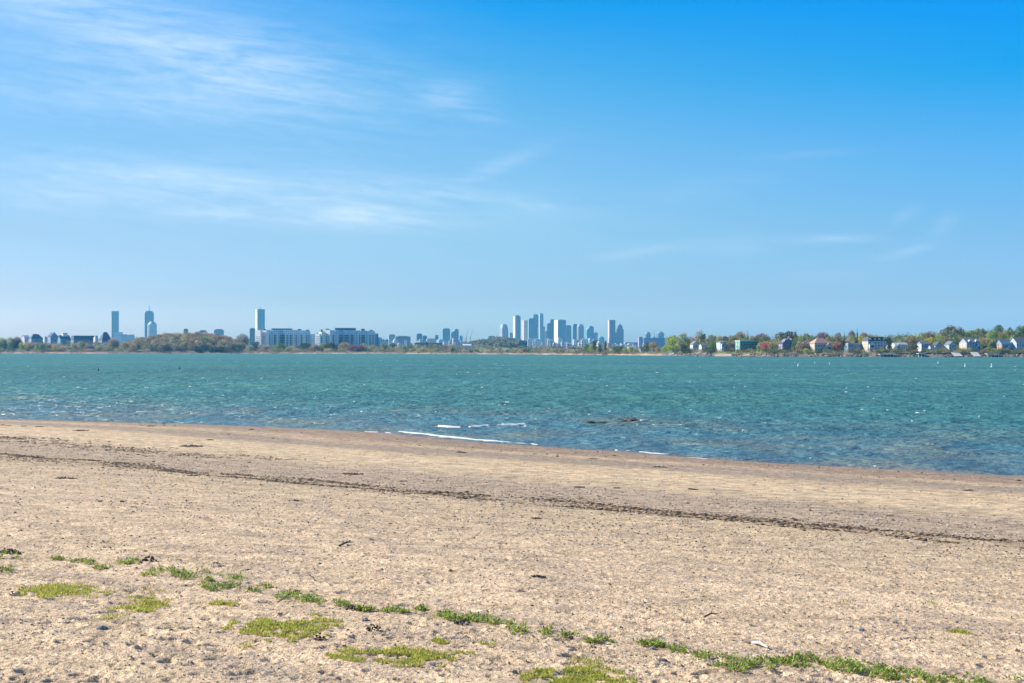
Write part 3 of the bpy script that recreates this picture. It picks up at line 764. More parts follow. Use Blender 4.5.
# the small houses of the low point
house('house', 605.8, 608.9, 348.0, 352.6, 2330, 'front', WHT, RGREY, 'tiny white gabled house beside the round willow on the low point', rows=1, cols=1, depth=6, chimney=False, group='small houses on the low point')
house('house', 627.0, 636.6, 346.4, 352.6, 2330, 'gable', WHT, (0.45, 0.45, 0.47), 'small white house at the foot of the white steeple', rows=1, cols=4, depth=9, chimney=False, group='small houses on the low point')
house('house', 638.8, 644.0, 347.4, 353.0, 2300, 'gable', (0.25, 0.33, 0.38), RDARK, 'small grey cottage right of the white steeple', rows=1, cols=2, depth=8, group='small houses on the low point')
r_ = empty('steeple', (hx(633.5, 2380), 2380, 4.5)); tag(r_, 'slim white church steeple rising above small white house', 'steeple')
MB().box(-1.7, 1.7, -1.7, 1.7, -2, 8.6).build('tower', M_TRIM, r_); MB().frustum(1.9, 0.12, 8.6, 14.5, seg=4, rot=math.pi/4).build('spire', M_TRIM, r_)
coloured(MB().box(-3.4, 3.4, -4, 4, -2, 13.0).box(-3.7, 3.7, -4.3, 4.3, 13.0, 13.5).build('pale_tower_house', M_PLAIN, None, (hx(609.2, 2700), 2700, 4.5), R(14)), (0.62, 0.48, 0.44))
o_ = bpy.data.objects['pale_tower_house']; tag(o_, 'pale pinkish square block between dark trees below the tall dark pair', 'building')

# ------------------------------------------------------------------ piers, boat houses, buoys on the right shore
def pier(px0, px1, D, ztop, label, colr=M_TRIM, posts=4, name='pier', grp='piers along the right shore'):
    r = empty(name, (hx((px0+px1)/2, D), D, 0)); W = (px1-px0)/F*D
    MB().box(-W/2, W/2, -3, 6, ztop-0.35, ztop).build('deck', colr, r)
    for q in range(posts):
        xx = -W/2+0.4+q*(W-0.8)/(posts-1)
        MB().box(xx-0.18, xx+0.18, -2.8, -2.44, -1.5, ztop-0.35).build('post', colr, r)
    rl = MB().box(-W/2, W/2, -2.95, -2.85, ztop+0.9, ztop+1.0)
    for q in range(6):
        xx = -W/2+0.1+q*(W-0.2)/5; rl.box(xx-0.05, xx+0.05, -2.95, -2.85, ztop, ztop+0.9)
    rl.build('railing', colr, r)
    tag(r, label, 'pier', grp)
pier(986.2, 998.2, DD(992, -2), 3.4, 'broad white pier on posts left of the dark blue brick-ended house')
pier(917.6, 924.4, DD(921, 0), 3.6, 'small pale pier deck under the blue house with white corner', posts=3)
pier(879, 893.5, DD(886, 0), 2.9, 'long pinkish white pier deck in front of the mansard house', posts=5)
M_CONC = simple_mat('pale_concrete', (0.42, 0.41, 0.38), 0.85, 0.2, 0.8)
def ramp(px0, px1, D, z0, z1, label):
    r = empty('boat_ramp', (hx((px0+px1)/2, D), D, 0)); W = (px1-px0)/F*D
    MB().prism([(-7, z0), (8, z1), (8, z1-0.5), (-7, z0-0.5)], -W/2, W/2, 'x').build('ramp_deck', M_CONC, r)
    for q in (-1, 1): MB().box(q*W/2-0.1, q*W/2+0.1, 2, 2.4, -1, z1-1).build('post', M_WOOD, r)
    tag(r, label, 'boat ramp', 'pale boat ramps on the right shore')
ramp(953.2, 961, DD(957, 3), 1.0, 4.6, 'pale boat ramp sloping below the pale blue stepped house')
ramp(972.5, 979.5, DD(976, 3), 0.8, 5.0, 'pale slipway slab below the strong blue cream-ended house')
def seawall(px0, px1, off, h, label, col):
    pts = np.arange(px0, px1+0.1, 4.0); mb = MB()
    for a, c in zip(pts[:-1], pts[1:]):
        Da, Dc = DD(a, off), DD(c, off); xa, xc = hx(a, Da), hx(c, Dc); n = len(mb.v)
        mb.v += [(xa, Da, -1), (xc, Dc, -1), (xc, Dc+1, -1), (xa, Da+1, -1), (xa, Da, h), (xc, Dc, h), (xc, Dc+1, h), (xa, Da+1, h)]
        mb.f += [(n, n+1, n+5, n+4), (n+4, n+5, n+6, n+7), (n+3, n+7, n+6, n+2)]
    o = mb.build('seawall', M_STONE); coloured(o, col); tag(o, label, 'seawall', 'seawalls on the right shore')
seawall(896, 952, 8, 4.2, 'dark stone seawall between white low house and pale boat ramp', (0.09, 0.10, 0.10))
seawall(956, 1060, 9, 4.4, 'dark stone seawall running to the right edge behind the piers', (0.10, 0.10, 0.10))
seawall(836, 868, 6, 2.0, 'low tan concrete seawall left of the pink white pier', (0.42, 0.34, 0.26))
# moored skiff by the cream house
def hull(name, x, y, z, L, rz, col, label, z1=0.7):
    r = empty(name, (x, y, z), rz); n = 7; V = []; Fs = []
    for i in range(n):
        t_ = i/(n-1); w = 0.9*math.sin(math.pi*(0.22+0.78*t_)) if t_ < 1 else 0.03; xx = -L/2+L*t_; sh = 0.25*t_*t_
        V += [(xx, -w, z1+sh), (xx, -w*0.6, 0), (xx, w*0.6, 0), (xx, w, z1+sh)]
    for i in range(n-1):
        a = i*4
        for j in range(3): Fs.append((a+j, a+j+1, a+j+5, a+j+4))
    Fs.append((0, 3, 2, 1))
    coloured(mesh_obj('hull', V, Fs, M_PLAIN, r), col)
    MB().box(-0.4, 0.0, -0.75, 0.75, z1*0.6, z1*0.6+0.1).build('thwart', M_WOOD, r)
    MB().box(-L/2-0.35, -L/2, -0.2, 0.2, z1-0.5, z1+0.45).build('outboard_motor', M_METAL, r)
    tag(r, label, 'boat', 'small boats drawn up on the right shore')
hull('skiff', hx(829.6, DD(830, 3)), DD(830, 2), 0.25, 5.5, 0.3, (0.75, 0.76, 0.78), 'small white skiff at the foot of the cream house with pink roof')
hull('skiff', hx(905.5, DD(905, 3)), DD(905, 3), 0.4, 6.0, -0.4, (0.7, 0.7, 0.7), 'white skiff pulled up under the low white house')

def buoy(px, py, h, r_, colc, label, kind='spar'):
    h *= 0.75; r_ *= 0.72
    D = CAMZ*F/(py-HY); rt = empty('buoy', (hx(px, D), D, 0))
    if kind == 'spar':
        coloured(MB().frustum(r_*1.0, r_*1.0, -0.3, h, seg=10).frustum(r_, r_*0.4, h, h+0.25, seg=10).build('spar', M_PLAIN, rt), colc)
        coloured(MB().frustum(r_*1.9, r_*1.9, -0.25, 0.35, seg=12).build('float_collar', M_PLAIN, rt), colc)
    else:
        mb = MB(); 
        for a in range(4):
            z0, z1 = -r_+a*r_/2, -r_+(a+1)*r_/2
            f = lambda q: r_*math.sqrt(max(0.05, 1-(q/r_)**2))
            mb.frustum(f(z0), f(z1), z0+0.3, z1+0.3, seg=12)
        coloured(mb.build('ball', M_PLAIN, rt), colc)
        coloured(MB().frustum(0.08, 0.08, r_*0.9+0.3, r_*0.9+1.0, seg=6).build('mooring_stem', M_PLAIN, rt), colc)
    tag(rt, label, 'buoy', 'mooring buoys on the bay')
BW = (0.8, 0.8, 0.78)
buoy(798.2, 366.2, 1.3, 0.28, BW, 'white mooring spar buoy off the dark purple house, leftmost of the white spars')
buoy(829.4, 364.6, 0.9, 0.3, BW, 'short white mooring buoy off the cream house', 'ball')
buoy(814.8, 363.8, 0.4, 0.26, BW, 'tiny white buoy between the left spar and cream house buoy', 'ball')
buoy(938.2, 363.6, 1.2, 0.26, BW, 'white spar buoy off the narrow dark blue gabled house')
buoy(965.2, 366.6, 1.5, 0.28, BW, 'white spar buoy off the strong blue house')
buoy(991.6, 367.2, 1.7, 0.30, BW, 'tallest white spar buoy floating off the broad white pier')
buoy(98.4, 370.6, 0.35, 0.42, (0.05, 0.05, 0.06), 'dark round mooring buoy on open water toward the left, nearer the picture edge', 'ball')
buoy(179.6, 369.2, 0.35, 0.45, (0.05, 0.05, 0.06), 'dark round mooring buoy on open water below the wooded knoll', 'ball')

# ------------------------------------------------------------------ city towers
def tower(x0, x1, ytop, col, label, D=9400, shape='box', name='office_tower', rot=18, depth=None, pent=True, group=None, cat='skyscraper', ybase=None, topw=0.6, toph=0.12, rough=None, ant=None, sides=None, mat=None):
    W = (x1-x0)/F*D; zt = hz(ytop, D); zb = 4.0 if ybase is None else hz(ybase, D); H = zt-zb
    rz = R(rot); dp = depth or W*0.8
    # footprint whose rotated outline spans the width seen in the picture
    k = abs(math.cos(rz))+abs(math.sin(rz))*dp/W if depth is None else 1
    w = W/k if depth is None else max(W*0.5, (W-dp*abs(math.sin(rz)))/abs(math.cos(rz)))
    if depth is None: dp = dp/k
    rt = empty(name, (hx((x0+x1)/2, D), D, zb), rz, 10)
    w2, d2 = w/2, dp/2
    mb = MB()
    if shape == 'box': mb.box(-w2, w2, -d2, d2, -2, H)
    elif shape == 'chamfer':
        mb.box(-w2, w2, -d2, d2, -2, H*(1-toph)); n = len(mb.v); z0, z1 = H*(1-toph), H
        mb.v += [(-w2, -d2, z0), (w2, -d2, z0), (w2, d2, z0), (-w2, d2, z0), (-w2*topw, -d2*topw, z1), (w2*topw, -d2*topw, z1), (w2*topw, d2*topw, z1), (-w2*topw, d2*topw, z1)]
        mb.f += [(n+4, n+5, n+6, n+7), (n, n+1, n+5, n+4), (n+1, n+2, n+6, n+5), (n+2, n+3, n+7, n+6), (n+3, n, n+4, n+7)]
    elif shape == 'flare':
        n = 0; mb.box(-w2, w2, -d2, d2, -2, H*0.28); z0, z1, z2 = H*0.28, H*0.86, H
        for (s0_, z0_), (s1_, z1_) in (((1, z0), (0.82, z1)), ((0.82, z1), (0.55, z2))):
            n = len(mb.v)
            for s_, z_ in ((s0_, z0_), (s1_, z1_)): mb.v += [(-w2*s_, -d2*s_, z_), (w2*s_, -d2*s_, z_), (w2*s_, d2*s_, z_), (-w2*s_, d2*s_, z_)]
            mb.f += [(n+4, n+5, n+6, n+7), (n, n+1, n+5, n+4), (n+1, n+2, n+6, n+5), (n+2, n+3, n+7, n+6), (n+3, n, n+4, n+7)]
    elif shape == 'round': mb.frustum(w2*1.1, w2*1.1, -2, H*0.9, seg=14, sy=0.8).frustum(w2*1.1, w2*0.5, H*0.9, H, seg=14, sy=0.8)
    elif shape == 'slant':
        mb.prism([(-w2, -2), (w2, -2), (w2, H), (-w2*0.2, H), (-w2, H*0.86)], -d2, d2, 'y')
    elif shape == 'steps':
        mb.box(-w2, w2, -d2, d2, -2, H*0.8).box(-w2*0.7, w2*0.7, -d2*0.7, d2*0.7, H*0.8, H*0.92).prism([(-w2*0.45, H*0.92), (w2*0.45, H*0.92), (0, H)], -d2*0.5, d2*0.5, 'y')
    o = coloured(mb.build('tower_body', mat or M_TOWER, rt), col)
    if pent and shape in ('box', 'slant'):
        q = 0.7
        coloured(MB().box(-w2*q if shape == 'box' else 0, w2*q, -d2*q, d2*q, H, H+min(5, H*0.04)).build('plant_room', M_PLAIN, rt), tuple(c*0.6 for c in col))
    if ant:
        zt2 = hz(ant, D)-zb
        MB().frustum(3.0, 1.5, H, zt2, seg=6).build('antenna', M_METAL, rt)
    if sides: coloured(MB().box(-w2-0.8, -w2-0.1, -d2*0.98, d2*0.98, 0, H*0.995).build('sunlit_face_tint', M_PLAIN, rt), sides)  # sunlit left face painted on as a paler sheet
    tag(rt, label, cat, group or 'skyscrapers of the far city')
    return rt
BG = (0.28, 0.40, 0.50); BG2 = (0.16, 0.27, 0.38); PALEB = (0.50, 0.58, 0.64); TAN = (0.62, 0.52, 0.45); GREYP = (0.36, 0.36, 0.42)
# back bay group at the left
tower(111.2, 119.2, 311.2, (0.20, 0.34, 0.44), 'tall flat topped slab tower, leftmost skyscraper of the skyline', 9500, rot=12, pent=False)
tower(113.5, 123, 332.2, PALEB, 'pale block at the right foot of the leftmost skyscraper', 8800, rot=10, cat='office block', pent=False)
tower(121, 128.4, 335.0, (0.35, 0.45, 0.52), 'low blue block between the leftmost skyscraper and pale low block', 8700, rot=10, cat='office block')
tower(127.8, 135, 335.2, (0.42, 0.5, 0.55), 'low pale block left of the crowned tower with mast', 8600, rot=10, cat='office block')
tower(143.9, 154.4, 311.0, (0.24, 0.36, 0.46), 'tower with tapered crown and thin mast above the wooded knoll', 9500, 'chamfer', topw=0.62, toph=0.06, ant=305.6, rot=14)
tower(147.2, 157.2, 321.6, PALEB, 'lower pale tower with curved top in front of the crowned mast tower', 9000, 'round')
tower(213.8, 224.2, 330.0, (0.30, 0.40, 0.48), 'squat blue block rising alone behind the right end of the knoll', 6500, rot=8, cat='office block')
tower(183.4, 188.4, 329.6, (0.3, 0.34, 0.38), 'small square block peeking over the top of the knoll', 6500, rot=8, cat='office block')
tower(199, 207.2, 331.0, (0.3, 0.33, 0.35), 'low dark block just above the knoll trees right of its top', 6000, rot=8, cat='office block')
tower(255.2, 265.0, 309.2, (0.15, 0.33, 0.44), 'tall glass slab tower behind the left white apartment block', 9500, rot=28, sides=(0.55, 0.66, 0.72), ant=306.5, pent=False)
tower(249.2, 255.6, 329.0, (0.2, 0.33, 0.42), 'short blue tower touching the left end of the apartments', 5200, rot=12, cat='office block')
# middle group
g2 = 'mid rise blocks between the apartments and the skyscrapers'
tower(388.2, 395.4, 335.0, (0.35, 0.48, 0.56), 'pale blue mid rise block, first right of the stepped apartments', 6800, rot=10, group=g2, cat='office block')
tower(394.6, 410.8, 336.6, (0.24, 0.24, 0.33), 'wide purple grey block right of the pale blue mid rise', 6400, rot=8, group=g2, cat='office block')
tower(416, 422.4, 334.2, BG2, 'dark blue block, taller of the two above the white gabled terrace', 7000, rot=10, group=g2, cat='office block')
tower(422, 427.2, 336.2, BG2, 'dark blue block, shorter of the two above the white gabled terrace', 6900, rot=10, group=g2, cat='office block')
tower(426, 436.2, 339.0, (0.62, 0.58, 0.50), 'cream block left of the twin tall blue mid rises', 6000, rot=8, group=g2, cat='office block')
tower(434.8, 438.4, 335.6, BG2, 'slim dark block just right of the cream block', 7200, rot=10, group=g2, cat='office block')
tower(419.2, 421.8, 339.2, WHT, 'very small bright white block under the two dark blue blocks', 5600, rot=20, group=g2, cat='office block')
tower(440.9, 450.2, 328.4, (0.16, 0.32, 0.45), 'tall blue mid rise with rounded corner, left one of the pair', 8000, 'chamfer', topw=0.75, toph=0.05, group=g2, cat='office block')
tower(451.2, 458.8, 329.8, (0.17, 0.30, 0.42), 'tall blue mid rise with a slanted top, right one of the pair', 8000, 'slant', group=g2, cat='office block')
tower(452.2, 457.2, 338.4, (0.55, 0.42, 0.46), 'pinkish low block in front of the slanted mid rise', 6400, rot=20, group=g2, cat='office block')
tower(458.6, 462.8, 336.2, (0.28, 0.38, 0.46), 'slim block right of the slanted mid rise', 8200, group=g2, cat='office block')
tower(487.8, 495.4, 336.5, BG2, 'dark blue block over the left shoulder of the distant hill', 8600, rot=6, group=g2, cat='office block')
tower(414, 443, 342.8, (0.10, 0.17, 0.22), 'long low dark roofed hall behind the white gabled terrace', 4300, rot=3, depth=40, pent=False, group=g2, cat='hall')
# downtown
tower(498.8, 508.9, 324.3, (0.34, 0.35, 0.43), 'broad tower with flared base and tapered top, leftmost of downtown', 9300, 'flare', rot=30, sides=None)
tower(508.8, 513, 333.4, GREYP, 'small grey block wedged right of the flared tower', 9500, cat='office block')
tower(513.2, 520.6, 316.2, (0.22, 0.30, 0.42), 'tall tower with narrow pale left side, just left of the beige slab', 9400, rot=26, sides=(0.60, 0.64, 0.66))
tower(521.5, 527.8, 320.2, (0.78, 0.66, 0.58), 'beige concrete slab tower, the only warm coloured one', 9100, rot=40, pent=False)
tower(527.9, 535.8, 319.2, (0.17, 0.33, 0.44), 'square topped teal tower right of the beige slab', 9000, rot=8)
tower(532.6, 538.4, 315.1, (0.22, 0.37, 0.50), 'slim tall tower rising behind the square teal tower', 9700, rot=10)
tower(535.8, 538.4, 326.8, WHT, 'narrow pale slab at the foot of the slimmest tall towers', 9000, rot=30, pent=False)
tower(538.8, 543.4, 314.2, (0.34, 0.48, 0.58), 'tallest slim pale glass tower in the middle of downtown', 9300, rot=20)
tower(542.6, 544.9, 326.6, (0.26, 0.36, 0.46), 'lower shoulder block right of the tallest pale tower', 9350, pent=False)
tower(544.6, 547.6, 331.8, BG2, 'small dark block right of the tallest pale tower foot', 9400, cat='office block')
tower(546.9, 551.8, 324.2, (0.12, 0.22, 0.36), 'dark blue tower with lower left step', 9300, rot=8)
tower(549.8, 555.2, 320.2, (0.11, 0.21, 0.36), 'dark blue tower joined left of the bright white face', 9450, rot=8)
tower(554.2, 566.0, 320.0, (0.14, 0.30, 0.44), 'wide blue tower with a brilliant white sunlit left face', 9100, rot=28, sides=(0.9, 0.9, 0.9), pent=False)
tower(558.4, 564.0, 319.6, WHT, 'white block capping the top of the wide blue tower', 9450, rot=8, pent=False)
tower(565.4, 571.2, 326.0, (0.26, 0.30, 0.40), 'grey blue tower stepped below the wide blue tower', 9500, rot=8)
tower(572.9, 577.4, 324.9, (0.12, 0.24, 0.40), 'dark blue narrow tower left of the domed tower', 9500, rot=6)
tower(576.4, 584.4, 324.1, (0.38, 0.40, 0.48), 'pale tower with a domed round top', 9200, 'round')
tower(585.0, 593.8, 326.9, (0.12, 0.32, 0.44), 'teal tower with sloped left shoulder', 9000, 'slant')
tower(592.6, 597.8, 333.0, (0.32, 0.42, 0.52), 'pale low block stepping down right of the sloped teal tower', 9300, cat='office block')
tower(597.4, 604.8, 336.4, (0.26, 0.42, 0.52), 'low rounded glass block left of the tall dark pair', 8000, 'round', cat='office block')
tower(608.1, 615.3, 320.0, (0.19, 0.25, 0.40), 'tall dark slab with straight top, left one of the separate dark pair', 9000, rot=13, pent=False, sides=(0.55, 0.45, 0.5))
tower(614.8, 617.2, 332.6, (0.2, 0.27, 0.4), 'low link block between the two dark towers at right', 9100, pent=False, cat='office block')
tower(616.6, 623.6, 323.8, (0.19, 0.27, 0.40), 'dark tower with peaked stepped crown, right one of the separate dark pair', 9000, 'steps', rot=14)
tower(624, 639, 342.2, (0.25, 0.33, 0.45), 'long low blue shed right of the peaked dark tower', 8000, rot=4, depth=60, cat='warehouse', pent=False)
tower(637.8, 642.4, 337.2, (0.42, 0.38, 0.48), 'pale purple block above the grey cottage', 6500, rot=20, cat='office block')
tower(642, 670, 338.0, (0.13, 0.26, 0.46), 'very long blue warehouse behind the first lime trees', 6500, rot=4, depth=60, cat='warehouse', pent=False)
tower(645.0, 650.4, 331.9, (0.2, 0.32, 0.44), 'narrower round topped tower above the long blue warehouse', 8500, 'round', rot=0)
tower(656.8, 663.8, 331.7, (0.2, 0.32, 0.44), 'wider round topped tower above the long blue warehouse', 8500, 'round', rot=0)
tower(653.4, 655.4, 337.0, (0.2, 0.27, 0.35), 'pointed spire between the two round topped towers', 8500, 'box', rot=0, ant=332.4, pent=False, cat='spire')
# cranes
for (px, yb, px2, yt, lb) in ((466.6, 338.5, 468.6, 328.2, 'thin construction crane, left of two beside the slanted mid rise'), (470.6, 338.0, 473.2, 329.0, 'thin construction crane, right of two beside the slanted mid rise')):
    D = 8000; r = empty('tower_crane', (hx(px, D), D, 4)); H = hz(yb, D)-4
    MB().box(-1.2, 1.2, -1.2, 1.2, 0, H+4).build('mast', M_METAL, r)
    MB().tube((-3, 0, H), ((px2-px)/F*D, 0, hz(yt, D)-4), 1.3, 6, 0.7).build('jib', M_METAL, r)
    MB().box(-9, -3, -1.5, 1.5, H-2, H+1).build('counterweight', M_METAL, r)
    tag(r, lb, 'crane', 'construction cranes on the skyline')
# low hazy mass of small city blocks
rg = np.random.default_rng(12)
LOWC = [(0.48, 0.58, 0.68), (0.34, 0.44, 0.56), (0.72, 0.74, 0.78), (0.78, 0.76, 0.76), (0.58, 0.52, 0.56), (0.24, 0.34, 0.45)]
for i in range(285):
    px = 384+rg.random()*262
    if 460 < px < 506 and rg.random() < 0.75: continue
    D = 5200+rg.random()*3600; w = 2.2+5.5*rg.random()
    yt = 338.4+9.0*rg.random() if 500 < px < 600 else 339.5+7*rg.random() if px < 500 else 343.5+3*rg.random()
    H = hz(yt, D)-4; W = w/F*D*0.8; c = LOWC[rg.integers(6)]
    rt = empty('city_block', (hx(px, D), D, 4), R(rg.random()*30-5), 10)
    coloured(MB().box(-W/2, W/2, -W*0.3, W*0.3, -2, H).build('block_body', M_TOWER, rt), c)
    coloured(MB().box(-W*0.3, W*0.1, -W*0.2, W*0.2, H, H+3.5).build('roof_box', M_PLAIN, rt), tuple(q*0.8 for q in c))
    tag(rt, 'one of the small hazy city blocks massed below the skyscrapers', 'city block', 'small hazy city blocks massed below the skyscrapers')

# ------------------------------------------------------------------ apartment buildings by the marina
def apartments(segs, label, bays, top, white, ant=None, boxes=(), D=3300, ybase=344.2):
    """segs: (x0,x1,ytop,colour) runs of the facade, bays: darker window columns"""
    xa = min(s_[0] for s_ in segs); xb = max(s_[1] for s_ in segs); cx = (xa+xb)/2; zb = hz(ybase, D)
    AR = R(20); rt = empty('apartment_building', (hx(cx, D), D, 3.5), AR, 5); k_ = F/D
    L = lambda px: (px-cx)/k_/math.cos(AR)
    def Z(y): return hz(y, D)-3.5
    for i, (x0, x1, yt, c) in enumerate(segs):
        dpt = 22-(i % 3)*1.2
        coloured(MB().box(L(x0), L(x1)-0.05, -dpt/2-(i % 2)*2.6, dpt/2, -2, Z(yt)).build('wing', M_FACADE, rt), c)
        if x1-x0 > 1.6: coloured(MB().box(L(x0)+0.3, L(x1)-0.35, -dpt/2+1, dpt/2-1, Z(yt), Z(yt)+0.9).build('parapet', M_PLAIN, rt), tuple(q*0.8 for q in c))
    for (x0, x1) in bays:
        st = MB(); 
        for f_ in range(9):
            z0 = 4+f_*3.4
            if z0+2.2 > Z(top)-1: break
            st.box(L(x0), L(x1), -14.2, -13.7, z0, z0+2.3)
        st.build('window_bay', M_GLASS, rt)
    for (x0, x1, y0, y1) in boxes:
        coloured(MB().box(L(x0), L(x1), -6, 6, Z(y0)-0.2, Z(y1)).build('penthouse', M_PLAIN, rt), (0.10, 0.20, 0.27))
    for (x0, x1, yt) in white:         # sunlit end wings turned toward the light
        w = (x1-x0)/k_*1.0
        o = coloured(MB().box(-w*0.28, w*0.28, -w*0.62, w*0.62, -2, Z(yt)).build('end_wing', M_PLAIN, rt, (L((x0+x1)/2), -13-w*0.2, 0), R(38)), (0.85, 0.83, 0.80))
        for f_ in range(8):
            z0 = 5+f_*3.4
            if z0+2 > Z(yt): break
            for q in (-0.35, 0, 0.35):
                o2 = MB().box(-w*0.28-0.15, -w*0.28+0.02, q*w-0.7, q*w+0.7, z0, z0+1.6).build('window', M_GLASS, o)
    if ant: MB().frustum(0.35, 0.15, Z(ant[2]), Z(ant[1]), cx=L(ant[0]), seg=6).build('antenna', M_METAL, rt)
    tag(rt, label, 'apartment block', 'marina apartment buildings')
FB = (0.62, 0.80, 0.88); FB2 = (0.45, 0.66, 0.80); FB3 = (0.80, 0.87, 0.88)  # blue of the shaded white fronts put into the facade colours
apartments([(267.4, 272, 330.6, FB3), (272, 278.4, 330.4, FB), (278.4, 283, 330.2, FB2), (283, 291.6, 330.2, FB), (291.6, 297, 330.5, FB3), (297, 303, 330.8, FB), (303, 308.3, 331.0, FB2), (308.3, 312.9, 334.6, FB2), (312.9, 314.6, 338, FB)],
           'left one of two long white apartment buildings with shade-blue fronts behind the shore', [(269, 270), (273.5, 275.2), (279.2, 283.6), (285.4, 286.6), (288.4, 290.4), (294, 295.2), (299, 300.6), (304, 305), (306.2, 307)],
           331, [(256.2, 262, 330.3), (261, 267.6, 330.6)], (288.8, 325.4, 328.6), [(272, 291.6, 330.2, 328.5), (297, 300.2, 330.4, 329.0), (305, 307.6, 331, 329.6), (263.8, 266.6, 330.4, 329.2)], D=3300)
apartments([(330.2, 335, 330.8, FB3), (335, 338.4, 330.8, FB), (338.4, 343, 330.8, FB2), (343, 347.2, 330.8, FB), (347.2, 355.4, 330.8, FB), (355.4, 360.4, 330.9, FB3), (360.4, 366, 331.2, FB), (366, 372.8, 331.4, FB3), (372.8, 376.6, 333.8, FB2), (376.6, 379.4, 337.8, FB), (379.4, 382.8, 339.6, FB3)],
           'right one of two long white apartment buildings with shade-blue fronts, stepping down rightwards', [(332, 333.4), (338.2, 341.4), (343.4, 347.2), (349.4, 352), (357.4, 358.4), (359.6, 363), (367.4, 368.6), (370.4, 371.4), (374.2, 375.4)],
           331.4, [(323.8, 330.4, 330.2)], None, [(335.2, 355.2, 330.8, 328.0), (360.4, 363.8, 331.0, 328.8), (368.4, 371.6, 331.4, 329.9), (326.4, 329.8, 330.6, 328.9)], D=3300)
apartments([(318.4, 322.4, 334.6, FB2), (320, 323.8, 332.4, FB3)], 'small white stepped apartment block between the two long ones', [(319.4, 320.4)], 334.6, [(314.4, 318.8, 333.8)], None, [(316, 318, 334, 332.9), (320.2, 322, 332.4, 329.6)], D=3260)

# ------------------------------------------------------------------ left shore houses
gL = 'large blue roofed houses on the left shore'
NB = (0.22, 0.30, 0.42); ROOFB = (0.05, 0.09, 0.15)
kw = dict(group=gL, depth=16, foot=8, rot=38, winsize=(1.8, 1.9), chimney=False)
house('townhouse', 20.6, 28.4, 335.4, 341.6, 3420, 'gable', (0.5, 0.48, 0.58), (0.3, 0.33, 0.42), 'pale lilac house, leftmost on the left shore', rows=1, cols=3, roof_frac=0.35, **kw)
house('townhouse', 27.6, 41.6, 334.0, 342.0, 3400, 'hip', NB, ROOFB, 'long dark blue roofed house right of the pale lilac one', rows=2, cols=5, roof_frac=0.55, **kw)
house('townhouse', 41.4, 47.0, 336.0, 342.4, 3440, 'hip', (0.55, 0.56, 0.6), (0.25, 0.3, 0.38), 'small pale house between two dark blue roofed houses', rows=1, cols=2, roof_frac=0.3, **kw)
house('townhouse', 46.6, 57.0, 332.4, 343.0, 3380, 'front', NB, ROOFB, 'dark blue house with the sharpest gable on the left shore', rows=2, cols=4, roof_frac=0.4, **kw)
house('townhouse', 56.6, 69.4, 335.4, 346.5, 3360, 'gable', (0.12, 0.28, 0.42), ROOFB, 'bright blue fronted house with square cupola', rows=2, cols=5, roof_frac=0.35, **kw)
o_ = MB().box(-5, 5, -4, 4, -2, 4.5).box(-5.6, 5.6, -4.6, 4.6, 4.5, 5.1).build('cupola', M_TRIM, bpy.context.scene.objects['townhouse.004'], (1.0, 0, hz(335.4, 3360)-hz(346.5, 3360)))
house('townhouse', 70.0, 97.0, 335.6, 348.0, 3420, 'mansard', (0.22, 0.25, 0.34), ROOFB, 'longest dark terrace on the left shore with rooftop boxes', rows=2, cols=10, roof_frac=0.35, dormers=6, **kw)
house('townhouse', 92.8, 97.2, 335.8, 346.5, 3350, 'hip', (0.68, 0.60, 0.66), (0.5, 0.5, 0.55), 'slim pale pink turret house against the long dark terrace', rows=2, cols=1, roof_frac=0.2, **kw)
house('townhouse', 98.0, 110.8, 332.0, 348.0, 3360, 'hip', (0.20, 0.25, 0.36), ROOFB, 'dark house with pointed hip roof left of the leftmost skyscraper', rows=2, cols=4, roof_frac=0.5, **kw)
house('cottage', 114.6, 120.6, 345.0, 350.4, 3230, 'gable', (0.55, 0.34, 0.26), (0.55, 0.33, 0.26), 'small peach roofed cottage at the left foot of the knoll', rows=1, cols=3, depth=8, rot=34, group='cottages on the left shore')
house('cottage', 5.5, 11.5, 348.2, 352.0, 3150, 'gable', (0.7, 0.6, 0.42), (0.4, 0.25, 0.2), 'tiny cream shed low on the red marsh at the far left', rows=1, cols=2, depth=6, rot=34, chimney=False, group='cottages on the left shore')
house('cottage', 41, 48.5, 348.6, 351.6, 3160, 'gable', (0.6, 0.6, 0.62), (0.55, 0.57, 0.6), 'low grey white shed on the left shore below the sharp gable', rows=1, cols=3, depth=7, rot=34, chimney=False, group='cottages on the left shore')
# white terrace of gables, boat house
gT = 'white gabled terrace houses in the middle of the far shore'
tl = ['first from left, cream', 'second from left, narrow', 'third from left, pinkish', 'fourth, just left of the widest', 'widest with a big white gable', 'right after the widest one', 'with two small dormers', 'second from the dark right end', 'at the dark right end of terrace']
tx = [(387.2, 391, 346.2), (391.2, 395.2, 345.4), (395.6, 400, 346), (400.6, 405.8, 345.8), (408.4, 414.4, 345.6), (414.6, 419, 346.4), (419, 425, 345.8), (425, 431, 346), (431, 438, 346.4)]
for i, ((a, c_, yt), lb) in enumerate(zip(tx, tl)):
    house('terrace_house', a, c_, yt, 351.0, 3120+12*(i % 3), 'front' if i in (0, 1, 2, 3, 4) else 'gable', [CRM, WHT, (0.6, 0.5, 0.48), WHT, WHT, (0.35, 0.42, 0.5), (0.3, 0.38, 0.46), DBL, DBL][i], [RGREY, RDARK][i % 2],
          'white gabled terrace house on the middle shore, '+lb, rows=1, cols=2, depth=10, rot=36, roof_frac=0.45, group=gT, chimney=(i % 3 == 0), dormers=2 if i == 6 else (1 if i in (5, 7) else 0))
r = empty('boat_hall', (hx(371, 3150), 3150, 3.5), R(10))
